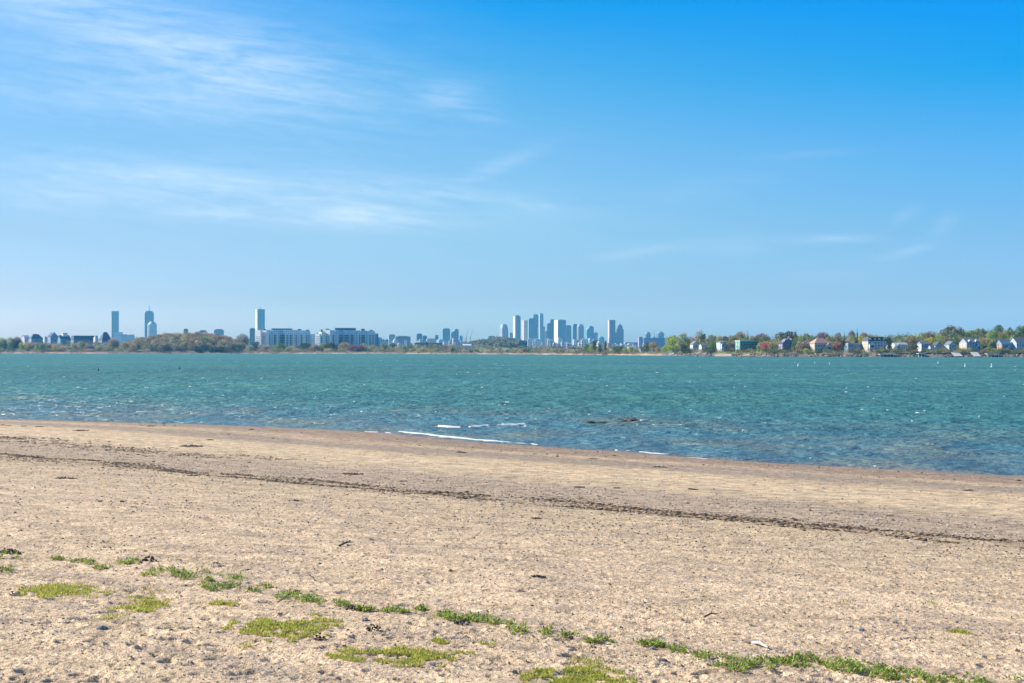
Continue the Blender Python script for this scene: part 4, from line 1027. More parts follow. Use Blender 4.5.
ar = [(-8*math.cos(a), 11*math.sin(a)) for a in np.linspace(0, math.pi, 13)]; ai = [(-6*math.cos(a), 8.6*math.sin(a)) for a in np.linspace(0, math.pi, 13)]
mb = MB(); n = 13
for yy in (-7, 7):
    for p in ar: mb.v.append((p[0], yy, p[1]-0.5))
    for p in ai: mb.v.append((p[0], yy, p[1]-0.5))
for i in range(n-1):
    mb.f += [(i, n+i, n+i+1, i+1), (2*n+i, 2*n+i+1, 3*n+i+1, 3*n+i), (i, i+1, 2*n+i+1, 2*n+i), (n+i, 3*n+i, 3*n+i+1, n+i+1)]
mb.build('arched_roof', M_TRIM, r); coloured(MB().prism([(p[0]*0.98, p[1]*0.98-0.5) for p in ai], 3, 3.4, 'y').build('end_wall', M_PLAIN, r), (0.25, 0.28, 0.32))
tag(r, 'white arched boat hall among purple trees right of the apartments', 'hall')
r = empty('event_tent', (hx(513.6, 3000), 3000, 3.5))
MB().frustum(9.5, 9.5, 3, 3.6, seg=4, sy=0.6, rot=math.pi/4).frustum(9.5, 0.5, 3.6, 9, seg=4, sy=0.6, rot=math.pi/4).build('canopy', M_TRIM, r)
for sx in (-6, 6):
    for sy in (-3.4, 3.4): MB().box(sx-0.15, sx+0.15, sy-0.15, sy+0.15, -0.5, 3).build('pole', M_METAL, r)
tag(r, 'white peaked tent on the shore below the beige slab tower', 'tent')
r = empty('white_shed', (hx(467, 3900), 3900, 4)); coloured(MB().box(-10, 10, -6, 6, -1, 14).build('wall', M_PLAIN, r), WHT); coloured(MB().prism([(-6.5, 14), (6.5, 14), (0, 17)], -10.5, 10.5, 'x').build('roof', M_ROOF, r), (0.6, 0.62, 0.65))
tag(r, 'white shed with pale roof at the left foot of the distant hill', 'shed')
r = empty('dark_hall', (hx(523, 4200), 4200, 4)); coloured(MB().box(-11, 11, -9, 9, -1, 25).build('wall', M_PLAIN, r), (0.06, 0.14, 0.19)); coloured(MB().box(-8, 3, -5, 5, 25, 27).build('roof_box', M_PLAIN, r), (0.1, 0.15, 0.2))
tag(r, 'dark teal square hall under the beige slab tower', 'hall')
r = empty('pale_hall', (hx(513, 4600), 4600, 4)); coloured(MB().box(-18, 18, -9, 9, -1, 34).build('wall', M_TOWER, r), (0.45, 0.5, 0.58)); coloured(MB().box(-12, 6, -5, 5, 34, 37).build('roof_box', M_PLAIN, r), (0.35, 0.4, 0.48))
tag(r, 'pale lilac block between the flared tower and dark teal hall', 'hall')
# lamp standards at the shore
for px, lb in ((300.4, 'left of the two apartments gap'), (332, 'in front of the second long apartment building'), (346.6, 'just left of the purple trees')):
    D = 3140; r = empty('lamp_post', (hx(px, D), D, 3.2)); MB().frustum(0.25, 0.18, -0.5, 15, seg=6).build('pole', M_TRIM, r); MB().box(-1.1, 1.1, -0.3, 0.3, 15, 15.4).build('lamp_head', M_TRIM, r)
    tag(r, 'tall pale lamp post '+lb, 'lamp post', 'lamp posts on the far shore')

# ------------------------------------------------------------------ trees
gR = 'trees on the right shore'
RT = [  # x0, x1, ytop, metres inland, kind, colour, label
 (584, 590, 343.6, -1, 'round', C_GREEN, 'small green tree, leftmost on the low point'),
 (588.5, 596, 344.4, -2, 'round', C_LIME, 'round lime willow on the low point'),
 (592, 597, 339.6, -3, 'tall', (0.07, 0.09, 0.05), 'dark upright tree behind the round lime willow'),
 (598, 602, 341, -4, 'conifer', C_DARK, 'dark narrow evergreen right of the round lime willow'),
 (603.6, 607.6, 340, -5, 'tall', C_DARK, 'dark upright tree touching the pinkish square block'),
 (611, 622.5, 345.2, -6, 'round', C_GREEN, 'broad dark green tree below the tall dark pair of towers'),
 (623, 628, 347, -7, 'shrub', C_SAGE, 'pale sage bush left of the small white house'),
 (628, 633, 346, -8, 'round', C_LIME, 'light green tree in front of the small white house with steeple'),
 (642, 652, 341.6, 40, 'round', (0.13, 0.15, 0.05), 'green tree below the left end of the blue warehouse'),
 (649, 657.5, 341.0, 50, 'round', C_TAN, 'orange tinted round tree below the blue warehouse'),
 (655, 661, 346.4, 25, 'shrub', C_TAN, 'tan bush low below the right half of the blue warehouse'),
 (660.5, 667, 346.0, 22, 'shrub', C_LIME, 'lime bush left of the big lime tree'),
 (666, 680, 334.6, 45, 'round', C_LIME, 'big yellow lime tree at the tip of the wooded point'),
 (677, 688.5, 332.2, 55, 'round', C_SAGE, 'tall sage green tree joined right of the big yellow lime one'),
 (679.6, 687, 343.6, 20, 'tall', C_DARK, 'dark evergreen bush left of the white gabled house'),
 (686.5, 695, 336.2, 90, 'bare', C_TWIG, 'brown bare tree behind the white gabled house'),
 (695, 703.5, 329.6, 95, 'tall', C_TAN, 'tall yellow tan tree rising above the white gabled house'),
 (701, 707, 332.6, 90, 'round', C_DARK, 'dark tree right of the tall yellow tan tree'),
 (706, 717, 334.2, 85, 'round', C_OLIVE, 'olive tree above the gap left of the pale blue deck house'),
 (709, 717.5, 342.0, 35, 'round', C_GREEN, 'dark green tree filling the gap beside the pale blue deck house'),
 (717, 723.5, 335.0, 90, 'round', C_TAN, 'tan crowned tree behind the pale blue deck house'),
 (721.5, 728, 335.4, 80, 'round', C_DARK, 'dark green tree behind the right end of the pale blue deck house'),
 (727, 737.5, 334.8, 90, 'round', C_OLIVE, 'olive tree left behind the teal flat roofed house'),
 (728, 735, 343.2, 48, 'shrub', (0.12, 0.08, 0.07), 'dark brown thicket between the pale blue and teal houses'),
 (736, 744.5, 331.0, 120, 'bare', C_RED, 'reddish bare tree above the teal flat roofed house'),
 (744.8, 750, 330.6, 110, 'conifer', C_BLUEG, 'pointed blue green spruce above the teal flat roofed house'),
 (749, 756.5, 335.2, 95, 'round', C_OLIVE, 'olive tree right behind the teal flat roofed house'),
 (756.5, 768, 332.8, 120, 'bare', C_PURP, 'purple grey bare tree right of the teal house'),
 (758.5, 767.5, 335.4, 80, 'round', C_GREEN, 'bright green round tree in front of the purple grey bare tree'),
 (757, 763.5, 342.4, 30, 'shrub', C_SAGE, 'sage bush at the right end of the teal house'),
 (761.5, 770, 340.8, 36, 'bare', C_PINK, 'pinkish twiggy tree left of the dark purple house'),
 (768, 779, 341.4, 34, 'shrub', C_TAN, 'tan and pink bush beside the dark purple house'),
 (776, 797.5, 331.0, 95, 'wide', (0.12, 0.12, 0.07), 'wide olive brown dome tree over the dark purple house'),
 (793.6, 798.4, 328.2, 110, 'conifer', C_DARK, 'dark spruce tip beside the olive brown dome'),
 (791.5, 797.5, 339.2, 40, 'shrub', C_GREEN, 'green bush at the right end of the dark purple house'),
 (797.6, 803.4, 335.8, 60, 'tall', (0.27, 0.40, 0.02), 'vivid lime egg shaped tree between purple and cream houses'),
 (802, 806, 337, 70, 'round', C_DARK, 'dark tree right of the vivid lime one'),
 (803.5, 809.5, 332.6, 120, 'bare', C_TWIG, 'pale twiggy tree standing left behind the cream house'),
 (796.5, 810.5, 340.4, 32, 'shrub', C_TWIG, 'big brownish bare bush left of the cream house'),
 (803.5, 808.5, 347.6, 14, 'shrub', C_LIME, 'low green bush at the left foot of the cream house'),
 (809, 817, 335.4, 95, 'round', C_GREEN, 'green tree behind the left end of the pink tiled roof'),
 (817.5, 828, 331.6, 125, 'bare', C_PURP, 'purple red bare tree over the pink tiled roof'),
 (825, 835, 336.0, 100, 'round', C_OLIVE, 'olive tree behind the right end of the pink tiled roof'),
 (834, 842.5, 331.8, 110, 'round', C_RED, 'red brown tree right of the pink tiled roof'),
 (833.5, 841.5, 341.2, 30, 'round', C_PINK, 'pink blossoming tree right of the cream house'),
 (840.4, 846, 340.0, 26, 'tall', C_DARK, 'dark evergreen left of the low mid blue house'),
 (842.6, 846.4, 331.6, 115, 'conifer', C_BLUEG, 'slender blue green spruce right of the red brown tree'),
 (845.4, 849.6, 339.6, 60, 'round', C_MAG, 'small magenta tree over the low mid blue house'),
 (848, 855.8, 334.0, 95, 'round', C_SAGE, 'sage green tree behind the low mid blue house'),
 (849, 854.5, 329.8, 140, 'bare', C_PURP, 'thin bare tree left of the pointed dark spruce'),
 (855, 859.4, 328.4, 130, 'conifer', C_DARK, 'pointed dark spruce, highest tip left of the mansard house'),
 (853, 858.6, 338.8, 62, 'round', C_DARK, 'dark round tree just above the low mid blue roof'),
 (857.5, 864.2, 335.2, 80, 'round', C_YEL, 'orange yellow tree left of the mansard house'),
 (860.6, 867.5, 331.8, 125, 'bare', C_RED, 'brown bare tree behind the left end of the mansard house'),
 (866, 873, 333.6, 120, 'round', C_OLIVE, 'olive tree directly behind the mansard roof'),
 (873.6, 876.6, 334.6, 110, 'conifer', C_DARK, 'small dark spruce tip poking over the mansard roof'),
 (876, 884, 335.2, 110, 'round', C_GREEN, 'dark green tree behind the right part of the mansard roof'),
 (883, 892.4, 336.6, 90, 'round', C_DARK, 'dark tree right behind the mansard house'),
 (886.8, 892, 341.4, 34, 'tall', C_DARK, 'dark evergreen between the mansard and low white houses'),
 (891.6, 898, 337.0, 100, 'bare', C_TWIG, 'brown bare tree above the left end of the low white house'),
 (896, 904.5, 334.8, 95, 'round', C_GREEN, 'green tree above the low white house'),
 (903.6, 911, 336.2, 85, 'round', C_SAGE, 'pale sage tree above the right end of the low white house'),
 (909, 920.5, 334.8, 80, 'round', C_RED, 'red brown tree between low white and blue houses'),
 (910.6, 917.8, 342.0, 28, 'shrub', (0.11, 0.10, 0.05), 'dark brownish bush between low white and blue houses'),
 (922.6, 934, 331.4, 120, 'bare', C_RED, 'reddish bare tree over the blue house with white corner'),
 (926.8, 935, 336.4, 70, 'round', C_YEL, 'golden yellow tree over the blue house with white corner'),
 (934, 943.4, 334.0, 85, 'round', C_LIME, 'light green tree over the narrow dark blue house'),
 (939, 948, 331.8, 105, 'round', C_GREEN, 'dark green tree left of the biggest pale crown'),
 (943.4, 962.6, 325.2, 130, 'wide', (0.20, 0.19, 0.09), 'biggest crown on the hill, pale olive, above the twin gables'),
 (949, 956, 334.6, 150, 'round', C_DARK, 'dark tree under the biggest pale crown'),
 (955.8, 961.5, 344.0, 60, 'shrub', C_OLIVE, 'olive bush right below the white twin gables'),
 (959.4, 968, 330.8, 125, 'round', C_LIME, 'lime tree right of the white twin gables'),
 (966.6, 974.6, 330.2, 130, 'round', C_GREEN, 'dark green tree above the strong blue house'),
 (973.6, 988, 328.2, 135, 'wide', C_OLIVE, 'broad olive brown tree above the pink one'),
 (978.8, 986, 336.4, 75, 'round', C_PINK, 'dusty pink tree right of the strong blue house'),
 (985.2, 992.4, 332.0, 85, 'tall', C_LIME, 'tall lime tree right of the dusty pink one'),
 (990.6, 998.6, 330.8, 110, 'round', C_GREEN, 'green tree between the tall lime and highest green ones'),
 (991.5, 998.4, 341.0, 45, 'round', C_DARK, 'dark tree beside the brick chimney end house'),
 (993.6, 1003.4, 324.4, 140, 'tall', C_GREEN, 'highest green tree toward the right picture edge'),
 (998.4, 1008.6, 332.6, 95, 'round', (0.28, 0.30, 0.04), 'yellow lime tree above the brick ended house'),
 (1006, 1016, 328.4, 130, 'round', C_OLIVE, 'olive tree above the dark blue brick ended house'),
 (1008, 1012, 326.8, 150, 'bare', C_DARK, 'thin dark twiggy top left of the rightmost crown'),
 (1014.6, 1027, 325.4, 135, 'wide', C_GREEN, 'rightmost big green crown cut by the picture edge'),
 (985.4, 991.6, 346.8, 26, 'shrub', C_LIME, 'low lime garden bush left of the white pier'),
 (991, 996.6, 347.6, 22, 'shrub', C_SAGE, 'low sage garden bush just above the white pier'),
 (943, 948.2, 347.2, 26, 'shrub', C_OLIVE, 'low olive bush left of the pale blue stepped house'),
 (1002, 1010, 348.4, 18, 'shrub', C_GREEN, 'low green bush in front of the dark blue brick ended house'),
]
for (x0, x1, yt, off, kind, col, lb) in RT:
    if off < 0: D = 2250+off*18
    else: D = DD((x0+x1)/2, off)
    zb = 4.2 if off < 0 else float(land_z((x0+x1)/2, off))
    zt = hz(yt, D)
    nm = {'conifer': 'spruce_tree', 'shrub': 'shrub', 'bare': 'bare_tree'}.get(kind, 'leafy_tree')
    tree((x0+x1)/2, D, max(zt, zb+2), zb-0.3, (x1-x0)*(1.15 if kind != 'conifer' else 1.0), kind, col, lb, nm, 'shrub' if kind == 'shrub' else 'tree', gR if off >= 0 else 'trees on the low point')
for i, (px, yt) in enumerate(((1033, 327), (1046, 329), (1060, 331), (1078, 330))):
    D = DD(px, 120); tree(px, D, hz(yt, D), 12, 14, 'round', (C_GREEN, C_OLIVE)[i % 2], 'leafy tree hidden beyond the right picture edge', 'leafy_tree', 'tree', 'trees beyond the right edge')
LT = [
 (-6, 7.4, 337.0, 70, 'bare', C_SAGE, 'sage twiggy tree cut by the left picture edge'),
 (1.6, 7.6, 339.6, 45, 'tall', C_DARK, 'dark leaning evergreen near the left picture edge'),
 (6.4, 14.6, 336.6, 60, 'round', C_SAGE, 'grey green tree right of the dark leaning evergreen'),
 (12.8, 21.4, 336.2, 65, 'bare', (0.24, 0.16, 0.14), 'pinkish bare tree left of the pale lilac house'),
 (19.2, 25.6, 341.4, 50, 'round', C_LIME, 'vivid lime tree below the pale lilac house'),
 (24.6, 31, 341.6, 48, 'round', C_YEL, 'yellow green tree right of the vivid lime one'),
 (30, 38.5, 342.0, 60, 'bare', C_TWIG, 'brown twiggy tree below the long dark blue roof'),
 (34, 38, 345.2, 40, 'shrub', C_LIME, 'small lime bush below the brown twiggy tree'),
 (38, 46, 342.6, 46, 'round', C_GREEN, 'mid green tree right of the brown twiggy one'),
 (44.5, 52.5, 342.6, 60, 'bare', C_TWIG, 'brown bare tree below the sharp blue gable'),
 (51, 57.4, 343.8, 40, 'round', C_YEL, 'yellow bush tree below the sharp blue gable'),
 (58, 69.5, 345.4, 42, 'bare', C_TWIG, 'grey brown thicket under the cupola house'),
 (69.5, 78, 342.6, 60, 'round', C_SAGE, 'sage tree at left under the longest terrace'),
 (76.5, 86, 341.0, 62, 'round', C_OLIVE, 'olive tree in front of the longest terrace middle'),
 (85, 94, 344.0, 55, 'bare', C_PURP, 'purple grey thicket before the longest terrace right part'),
 (94.5, 104, 344.2, 50, 'shrub', C_SAGE, 'sage bush below the pointed hip roofed house'),
 (104, 112.5, 346.0, 35, 'shrub', C_OLIVE, 'round olive bush left of the peach roofed cottage'),
 (108.6, 118, 337.2, 75, 'bare', C_TWIG, 'pale bare tree in front of the leftmost skyscraper foot'),
 (119.6, 129, 341.6, 50, 'round', C_TAN, 'orange brown tree right of the peach roofed cottage'),
 (236.6, 248.5, 333.2, 130, 'bare', (0.34, 0.33, 0.28), 'pale bare tree between the knoll and the apartments'),
 (237, 246, 341.6, 60, 'round', C_TAN, 'tan tree at the right foot of the knoll'),
 (245, 254.5, 344.4, 45, 'shrub', C_SAGE, 'light sage bush right of the tan tree'),
 (252.6, 261, 340.6, 60, 'round', C_DARK, 'dark round tree under the left white end wing'),
 (261, 269.5, 345.0, 45, 'bare', C_TWIG, 'twiggy bush under the left apartments white wing'),
 (275, 285.5, 342.8, 55, 'round', C_GREEN, 'green tree in front of the left apartments middle'),
 (285.5, 297, 346.0, 40, 'shrub', C_TAN, 'tan brown bush before the left apartments'),
 (298, 310.5, 342.6, 60, 'wide', C_DARK, 'wide dark tree in front of the left apartments right half'),
 (310.6, 319.5, 343.8, 50, 'bare', C_TWIG, 'brown thicket below the small stepped apartment block'),
 (318.5, 327.5, 342.6, 55, 'round', C_OLIVE, 'olive tree under the right apartments white wing'),
 (326, 337.2, 341.8, 60, 'round', C_DARK, 'darkest tree left of the second long apartments middle'),
 (338.5, 351.5, 342.2, 75, 'wide', C_TAN, 'tan green tree before the second long apartments'),
 (347.8, 357, 344.6, 40, 'bare', (0.30, 0.12, 0.22), 'purple blossoming tree left of two'),
 (355, 366, 344.2, 45, 'round', (0.25, 0.10, 0.18), 'purple red tree right of two beside the arched hall'),
 (360.5, 366, 342.8, 80, 'round', C_LIME, 'lime tree peeking above the purple red tree'),
 (380.6, 388, 342.4, 50, 'round', C_OLIVE, 'olive green tree left of the white gabled terrace'),
 (390.4, 396, 342.2, 90, 'round', C_DARK, 'dark tree behind the left of the white gabled terrace'),
 (442, 448.6, 345.2, 60, 'bare', C_PURP, 'purple brown bare tree right of the dark terrace end'),
 (449, 455.6, 343.8, 60, 'round', C_SAGE, 'sage green tree below the pinkish low block'),
 (450.6, 455.8, 347.4, 30, 'shrub', C_DARK, 'dark bush in front of the sage tree below the pinkish block'),
 (469.6, 473.6, 350.0, 22, 'shrub', C_DARK, 'small dark bush on the sand strip, left one of two under the hill'),
 (476.8, 480, 350.2, 22, 'shrub', C_DARK, 'small dark bush on the sand strip, right one of two under the hill'),
 (506, 510, 349.4, 25, 'shrub', C_DARK, 'dark bush left of the white peaked tent'),
 (522, 531, 348.6, 28, 'wide', C_DARK, 'broad dark bush under the dark teal hall'),
]
for (x0, x1, yt, off, kind, col, lb) in LT:
    D = DD((x0+x1)/2, off); zb = float(land_z((x0+x1)/2, off)); zt = hz(yt, D)
    nm = {'shrub': 'shrub', 'bare': 'bare_tree'}.get(kind, 'leafy_tree')
    tree((x0+x1)/2, D, max(zt, zb+2), zb-0.3, x1-x0, kind, col, lb, nm, 'shrub' if kind == 'shrub' else 'tree', 'trees on the left and middle shore')

def woodland(name, n, pxr, offr, hr, wr, cols, seed, leaves, size, label, hfun=None, filt=None):
    rg = np.random.default_rng(seed); VV = []; CC = []
    for i in range(n):
        px = pxr[0]+(pxr[1]-pxr[0])*rg.random(); off = offr[0]+(offr[1]-offr[0])*rg.random()
        if filt and not filt(px, off): continue
        D = DD(px, off); zb = float(land_z(px, off)); h = hr[0]+(hr[1]-hr[0])*rg.random(); w = wr[0]+(wr[1]-wr[0])*rg.random()
        if hfun: h *= hfun(px, off)
        lob = rand_lobes(rg, 7, w*0.5, h*0.25, h*0.92, w*0.24)
        V, _, idx = leaf_cloud(rg, lob, leaves, size)
        V = V*np.array([1, 1, 1])+np.array([hx(px, D), D, zb]); VV.append(V)
        c = np.array(cols[rg.integers(len(cols))])*(0.6+0.75*rg.random())
        CC.append(np.tile(c, (leaves, 1)))
    V = np.concatenate(VV); C_ = np.concatenate(CC)
    me = np_mesh(name, V, np.arange(len(V)).reshape(-1, 4), M_LEAFT); tint(me, C_)
    tag(link(name, me), label, 'wood', kind='stuff')
KN = [(0.44, 0.29, 0.12), (0.36, 0.24, 0.13), (0.38, 0.31, 0.12), (0.50, 0.36, 0.15), (0.28, 0.20, 0.15), (0.31, 0.30, 0.11), (0.24, 0.17, 0.12)]
woodland('knoll_woodland', 270, (124, 240), (14, 230), (11, 15), (12, 18), KN, 3, 330, 1.6, 'brown and olive spring woodland covering the knoll')
woodland('knoll_evergreens', 42, (186, 240), (8, 70), (6, 12), (10, 15), [C_DARK, (0.05, 0.08, 0.04), (0.07, 0.07, 0.04)], 4, 330, 1.4, 'dark evergreen fringe at the right foot of the knoll')
D = DD(203, 70); tree(203.5, D, hz(337.2, D), float(land_z(203, 70)), 10.5, 'round', (0.17, 0.26, 0.05), 'bright green tree standing out in the brown knoll wood', 'leafy_tree', 'tree', 'trees on the left and middle shore')
woodland('hill_woodland', 170, (462, 516), (1500, 2700), (6, 11), (20, 36), [(0.20, 0.23, 0.11), (0.16, 0.19, 0.10), (0.20, 0.16, 0.18), (0.17, 0.14, 0.16), (0.20, 0.19, 0.14)], 5, 220, 4.0, 'green and purple wood on the distant hill')
woodland('shore_scrub', 700, (-40, 640), (22, 75), (2.5, 6.5), (9, 18), [C_SAGE, C_OLIVE, C_TAN, C_TWIG, (0.14, 0.17, 0.07), C_PURP, C_GREEN], 6, 110, 1.2, 'mixed low scrub along the far shore',
         hfun=lambda px, off: 0.55+off*0.016 if px < 455 else 0.8)
woodland('shore_tree_belt', 330, (-40, 450), (70, 130), (8, 13.5), (11, 18), [C_SAGE, C_OLIVE, C_TAN, C_TWIG, (0.12, 0.15, 0.06), C_PURP, C_GREEN, (0.07, 0.09, 0.05)], 16, 200, 1.3, 'mixed spring trees in a belt behind the far shore scrub', filt=lambda px, off: not (124 < px < 240))
woodland('city_edge_greenery', 70, (440, 640), (200, 1500), (5, 10), (16, 34), [(0.22, 0.24, 0.14), (0.30, 0.26, 0.22), (0.24, 0.20, 0.20), (0.16, 0.20, 0.13)], 8, 120, 3.0, 'grey green trees massed behind the far shore')
woodland('hillside_undergrowth', 560, (668, 1080), (58, 190), (9, 14.5), (8, 13), [C_OLIVE, C_GREEN, C_TAN, (0.14, 0.18, 0.06), C_TWIG, C_SAGE, C_OLIVE, C_LIME], 9, 190, 1.05, 'mixed undergrowth between houses on the right shore')
woodland('bank_planting', 380, (672, 1060), (9, 31), (1.6, 5.0), (4, 9), [C_OLIVE, C_GREEN, C_DARK, C_TAN, (0.12, 0.09, 0.07)], 10, 90, 0.7, 'low planting on the bank of the right shore')
woodland('point_thicket', 40, (678, 716), (8, 30), (2.5, 6), (6, 10), [C_DARK, (0.04, 0.06, 0.035), (0.05, 0.05, 0.03)], 13, 130, 0.8, 'dark thicket below the two white houses on the wooded point')
woodland('left_shore_wood', 90, (-40, 124), (75, 190), (15, 21), (12, 18), [C_SAGE, C_OLIVE, C_TAN, C_TWIG, (0.16, 0.18, 0.08), (0.10, 0.13, 0.06)], 17, 260, 1.4, 'tall mixed trees in front of the blue roofed houses on the left shore')
woodland('marsh_edge', 900, (-60, 668), (5, 24), (0.5, 1.7), (5, 12), [(0.30, 0.17, 0.11), (0.34, 0.24, 0.14), (0.22, 0.20, 0.09), (0.16, 0.11, 0.08), (0.40, 0.32, 0.20), (0.20, 0.13, 0.09)], 18, 34, 0.8, 'low reddish and tan marsh plants along the far waterline')
# ridge of land far behind everything
mb = MB(); prs = np.arange(-400, 1500, 20); n = len(prs)
for p in prs:
    D = 10800.0; zt = 22+22*float(vnoise(np.array([p/110.0]), np.array([2.0]), 5)[0]+0.5)
    mb.v += [(hx(p, D), D-600, 4.5), (hx(p, D), D, zt), (hx(p, D), D+500, 4.5)]
for i in range(n-1):
    a = i*3; mb.f += [(a, a+3, a+4, a+1), (a+1, a+4, a+5, a+2)]
coloured(mb.build('distant_hills', M_STONE), (0.14, 0.17, 0.12)); tag(bpy.data.objects['distant_hills'], kind='structure')

# ------------------------------------------------------------------ things lying on the beach
OCT = np.array([(1, 0, 0), (0, 1, 0), (-1, 0, 0), (0, -1, 0), (0, 0, 1), (0, 0, -1)], float)
OCF = np.array([(0, 1, 4), (1, 2, 4), (2, 3, 4), (3, 0, 4), (1, 0, 5), (2, 1, 5), (3, 2, 5), (0, 3, 5)])
def blobs(name, pts, size, rot, cols, rg, mat, jit=0.25):
    """pts (n,3), size (n,3): many small irregular lumps in one mesh"""
    n = len(pts)
    V = OCT[None]*(1+jit*rg.normal(size=(n, 6, 1)))*size[:, None, :]
    c, s_ = np.cos(rot)[:, None], np.sin(rot)[:, None]
    x_ = V[..., 0]*c-V[..., 1]*s_; y_ = V[..., 0]*s_+V[..., 1]*c
    V = np.stack([x_, y_, V[..., 2]], 2)+pts[:, None, :]
    Fc = (OCF[None]+6*np.arange(n)[:, None, None]).reshape(-1, 3)
    me = np_mesh(name, V.reshape(-1, 3), Fc, mat)
    tint(me, np.repeat(cols, 8, axis=0))
    return me
m, t, b = new_mat('tinted_matte')
t.put(b.inputs['Base Color'], t.node('ShaderNodeAttribute', attribute_name='tint').outputs['Color']); b.inputs['Roughness'].default_value = 0.85
M_TINT = m
def shore_rocks(name, px0, px1, n, off0, off1, smin, smax, seed, pal, label):
    rg = np.random.default_rng(seed); px = px0+(px1-px0)*rg.random(n); off = off0+(off1-off0)*rg.random(n)
    px = px[(vnoise(px/5, px*0, seed)+0.5) > 0.25]; off = off[:len(px)]; n = len(px)
    D = np.array([DD(p, o_) for p, o_ in zip(px, off)]); zz = np.array([float(land_z(p, o_)) for p, o_ in zip(px, off)])
    sz = smin+(smax-smin)*rg.random(n)**2; size = np.stack([sz*(1+rg.random(n)), sz, sz*0.7], 1)
    cols = np.array(pal)[rg.choice(len(pal), n)]
    tag(link(name, blobs(name, np.stack([hx(px, D), D, np.maximum(zz, 0)+sz*0.2], 1), size, rg.random(n)*6.28, cols, rg, M_TINT, 0.3)), label, 'rocks', kind='stuff')
RPAL = [(0.08, 0.075, 0.065), (0.14, 0.12, 0.10), (0.22, 0.18, 0.14), (0.32, 0.26, 0.20), (0.05, 0.055, 0.04), (0.10, 0.12, 0.05)]
shore_rocks('shore_boulders', 668, 1060, 2600, -2, 11, 0.35, 1.4, 61, RPAL, 'dark and tan boulders heaped along the right waterline')
shore_rocks('tide_line_stones', -60, 668, 2600, -2, 7, 0.3, 0.9, 62, RPAL[:4], 'small dark stones along the left and middle tide line')
def su(s_, u_):
    s_ = s_+np.interp(u_, CU, CC_)*np.clip(1-s_/45, 0, 1)
    return SH0[0]+s_*SN[0]+u_*ST[0], SH0[1]+s_*SN[1]+u_*ST[1]
# pebbles
rg = np.random.default_rng(21); n = 170000
ang = (rg.random(n)-0.5)*0.80; dd = np.exp(math.log(15)+rg.random(n)*(math.log(125)-math.log(15)))
x_ = np.sin(ang)*dd; y_ = np.cos(ang)*dd; s_ = s_of(x_, y_)
pr = np.interp(s_, [0, 2, 8, 18, 24, 34, 38, 41, 48, 54, 62, 70, 90], [0, .9, 1, .8, .3, .2, .4, 1, 1, .6, .5, .25, .2])
pat = vnoise(u_of(x_, y_)/5, s_/1.6, 7)+0.5
keep = rg.random(n) < pr*np.clip(pat*1.7, 0.1, 1)
x_, y_ = x_[keep], y_[keep]; n = len(x_); z_ = beach_z(x_, y_)
sz = (0.009+0.024*rg.random(n)**4)*np.clip(np.hypot(x_, y_)/36, 0.85, 1.35)
size = np.stack([sz*(0.8+0.7*rg.random(n)), sz*(0.7+0.4*rg.random(n)), sz*(0.4+0.3*rg.random(n))], 1)
pal = np.array([(0.12, 0.10, 0.09), (0.22, 0.18, 0.15), (0.32, 0.26, 0.21), (0.36, 0.24, 0.17), (0.075, 0.06, 0.05), (0.45, 0.36, 0.28), (0.70, 0.64, 0.56)])
cols = pal[rg.choice(7, n, p=[.14, .22, .22, .16, .09, .13, .04])]
tag(link('pebbles', blobs('pebbles', np.stack([x_, y_, z_+sz*0.25], 1), size, rg.random(n)*6.3, cols, rg, M_TINT)), 'small mixed pebbles and shell bits strewn over the sand', 'pebbles', kind='stuff')
# wrack lines: dry weed and straw in long bands
def wrack(name, n, centre, width, urange, dens, seed, label, big=1.0, dark=1.0, straw=False):
    rg = np.random.default_rng(seed)
    u_ = urange[0]+rg.random(n)*(urange[1]-urange[0])
    s_ = centre(u_)+rg.normal(size=n)*width*1.5*(0.4+0.9*(vnoise(u_/3.1, u_*0, seed)+0.5))
    p_ = dens(u_)*np.clip(2.6*(vnoise(u_/1.3, s_/0.9, seed+1)+0.5)-0.65, 0.03, 1)
    k_ = rg.random(n) < p_; s_, u_ = s_[k_], u_[k_]; n = len(s_)
    x_, y_ = su(s_, u_); z_ = beach_z(x_, y_)
    ln = (0.035+0.10*rg.random(n)**2)*big
    size = np.stack([ln, ln*(0.22+0.25*rg.random(n)), ln*(0.10+0.16*rg.random(n))], 1)
    base = np.array([(0.065, 0.040, 0.022), (0.11, 0.068, 0.037), (0.17, 0.105, 0.055), (0.25, 0.16, 0.09)])
    cols = base[rg.choice(4, n, p=[.4, .3, .2, .1])]*dark
    if straw: cols = np.array([(0.34, 0.24, 0.14), (0.26, 0.18, 0.10), (0.17, 0.11, 0.065)])[rg.choice(3, n)]
    rot = math.atan2(ST[1], ST[0])+rg.normal(size=n)*0.6
    tag(link(name, blobs(name, np.stack([x_, y_, z_+size[:, 2]*0.6], 1), size, rot, cols, rg, M_TINT, 0.35)), label, 'seaweed', kind='stuff')
wob = lambda u_, k, a: a*vnoise(u_/k, u_*0+k, 12)
wrack('main_wrack_line', 24000, lambda u_: 48.8+wob(u_, 7, 1.6)+wob(u_, 2.2, 0.5), 0.20, (-75, 85), lambda u_: np.clip(0.75+0.25*np.sin(u_/6)+(u_ > 5)*0.2, 0.2, 1), 31, 'long dark seaweed line running across the whole beach')
wrack('wrack_straw', 22000, lambda u_: 49.6+wob(u_, 7, 1.6)+wob(u_, 2.9, 1.2), 0.75, (-75, 85), lambda u_: 0.8+0*u_, 38, 'brown straw scattered around the long dark seaweed line', straw=True)
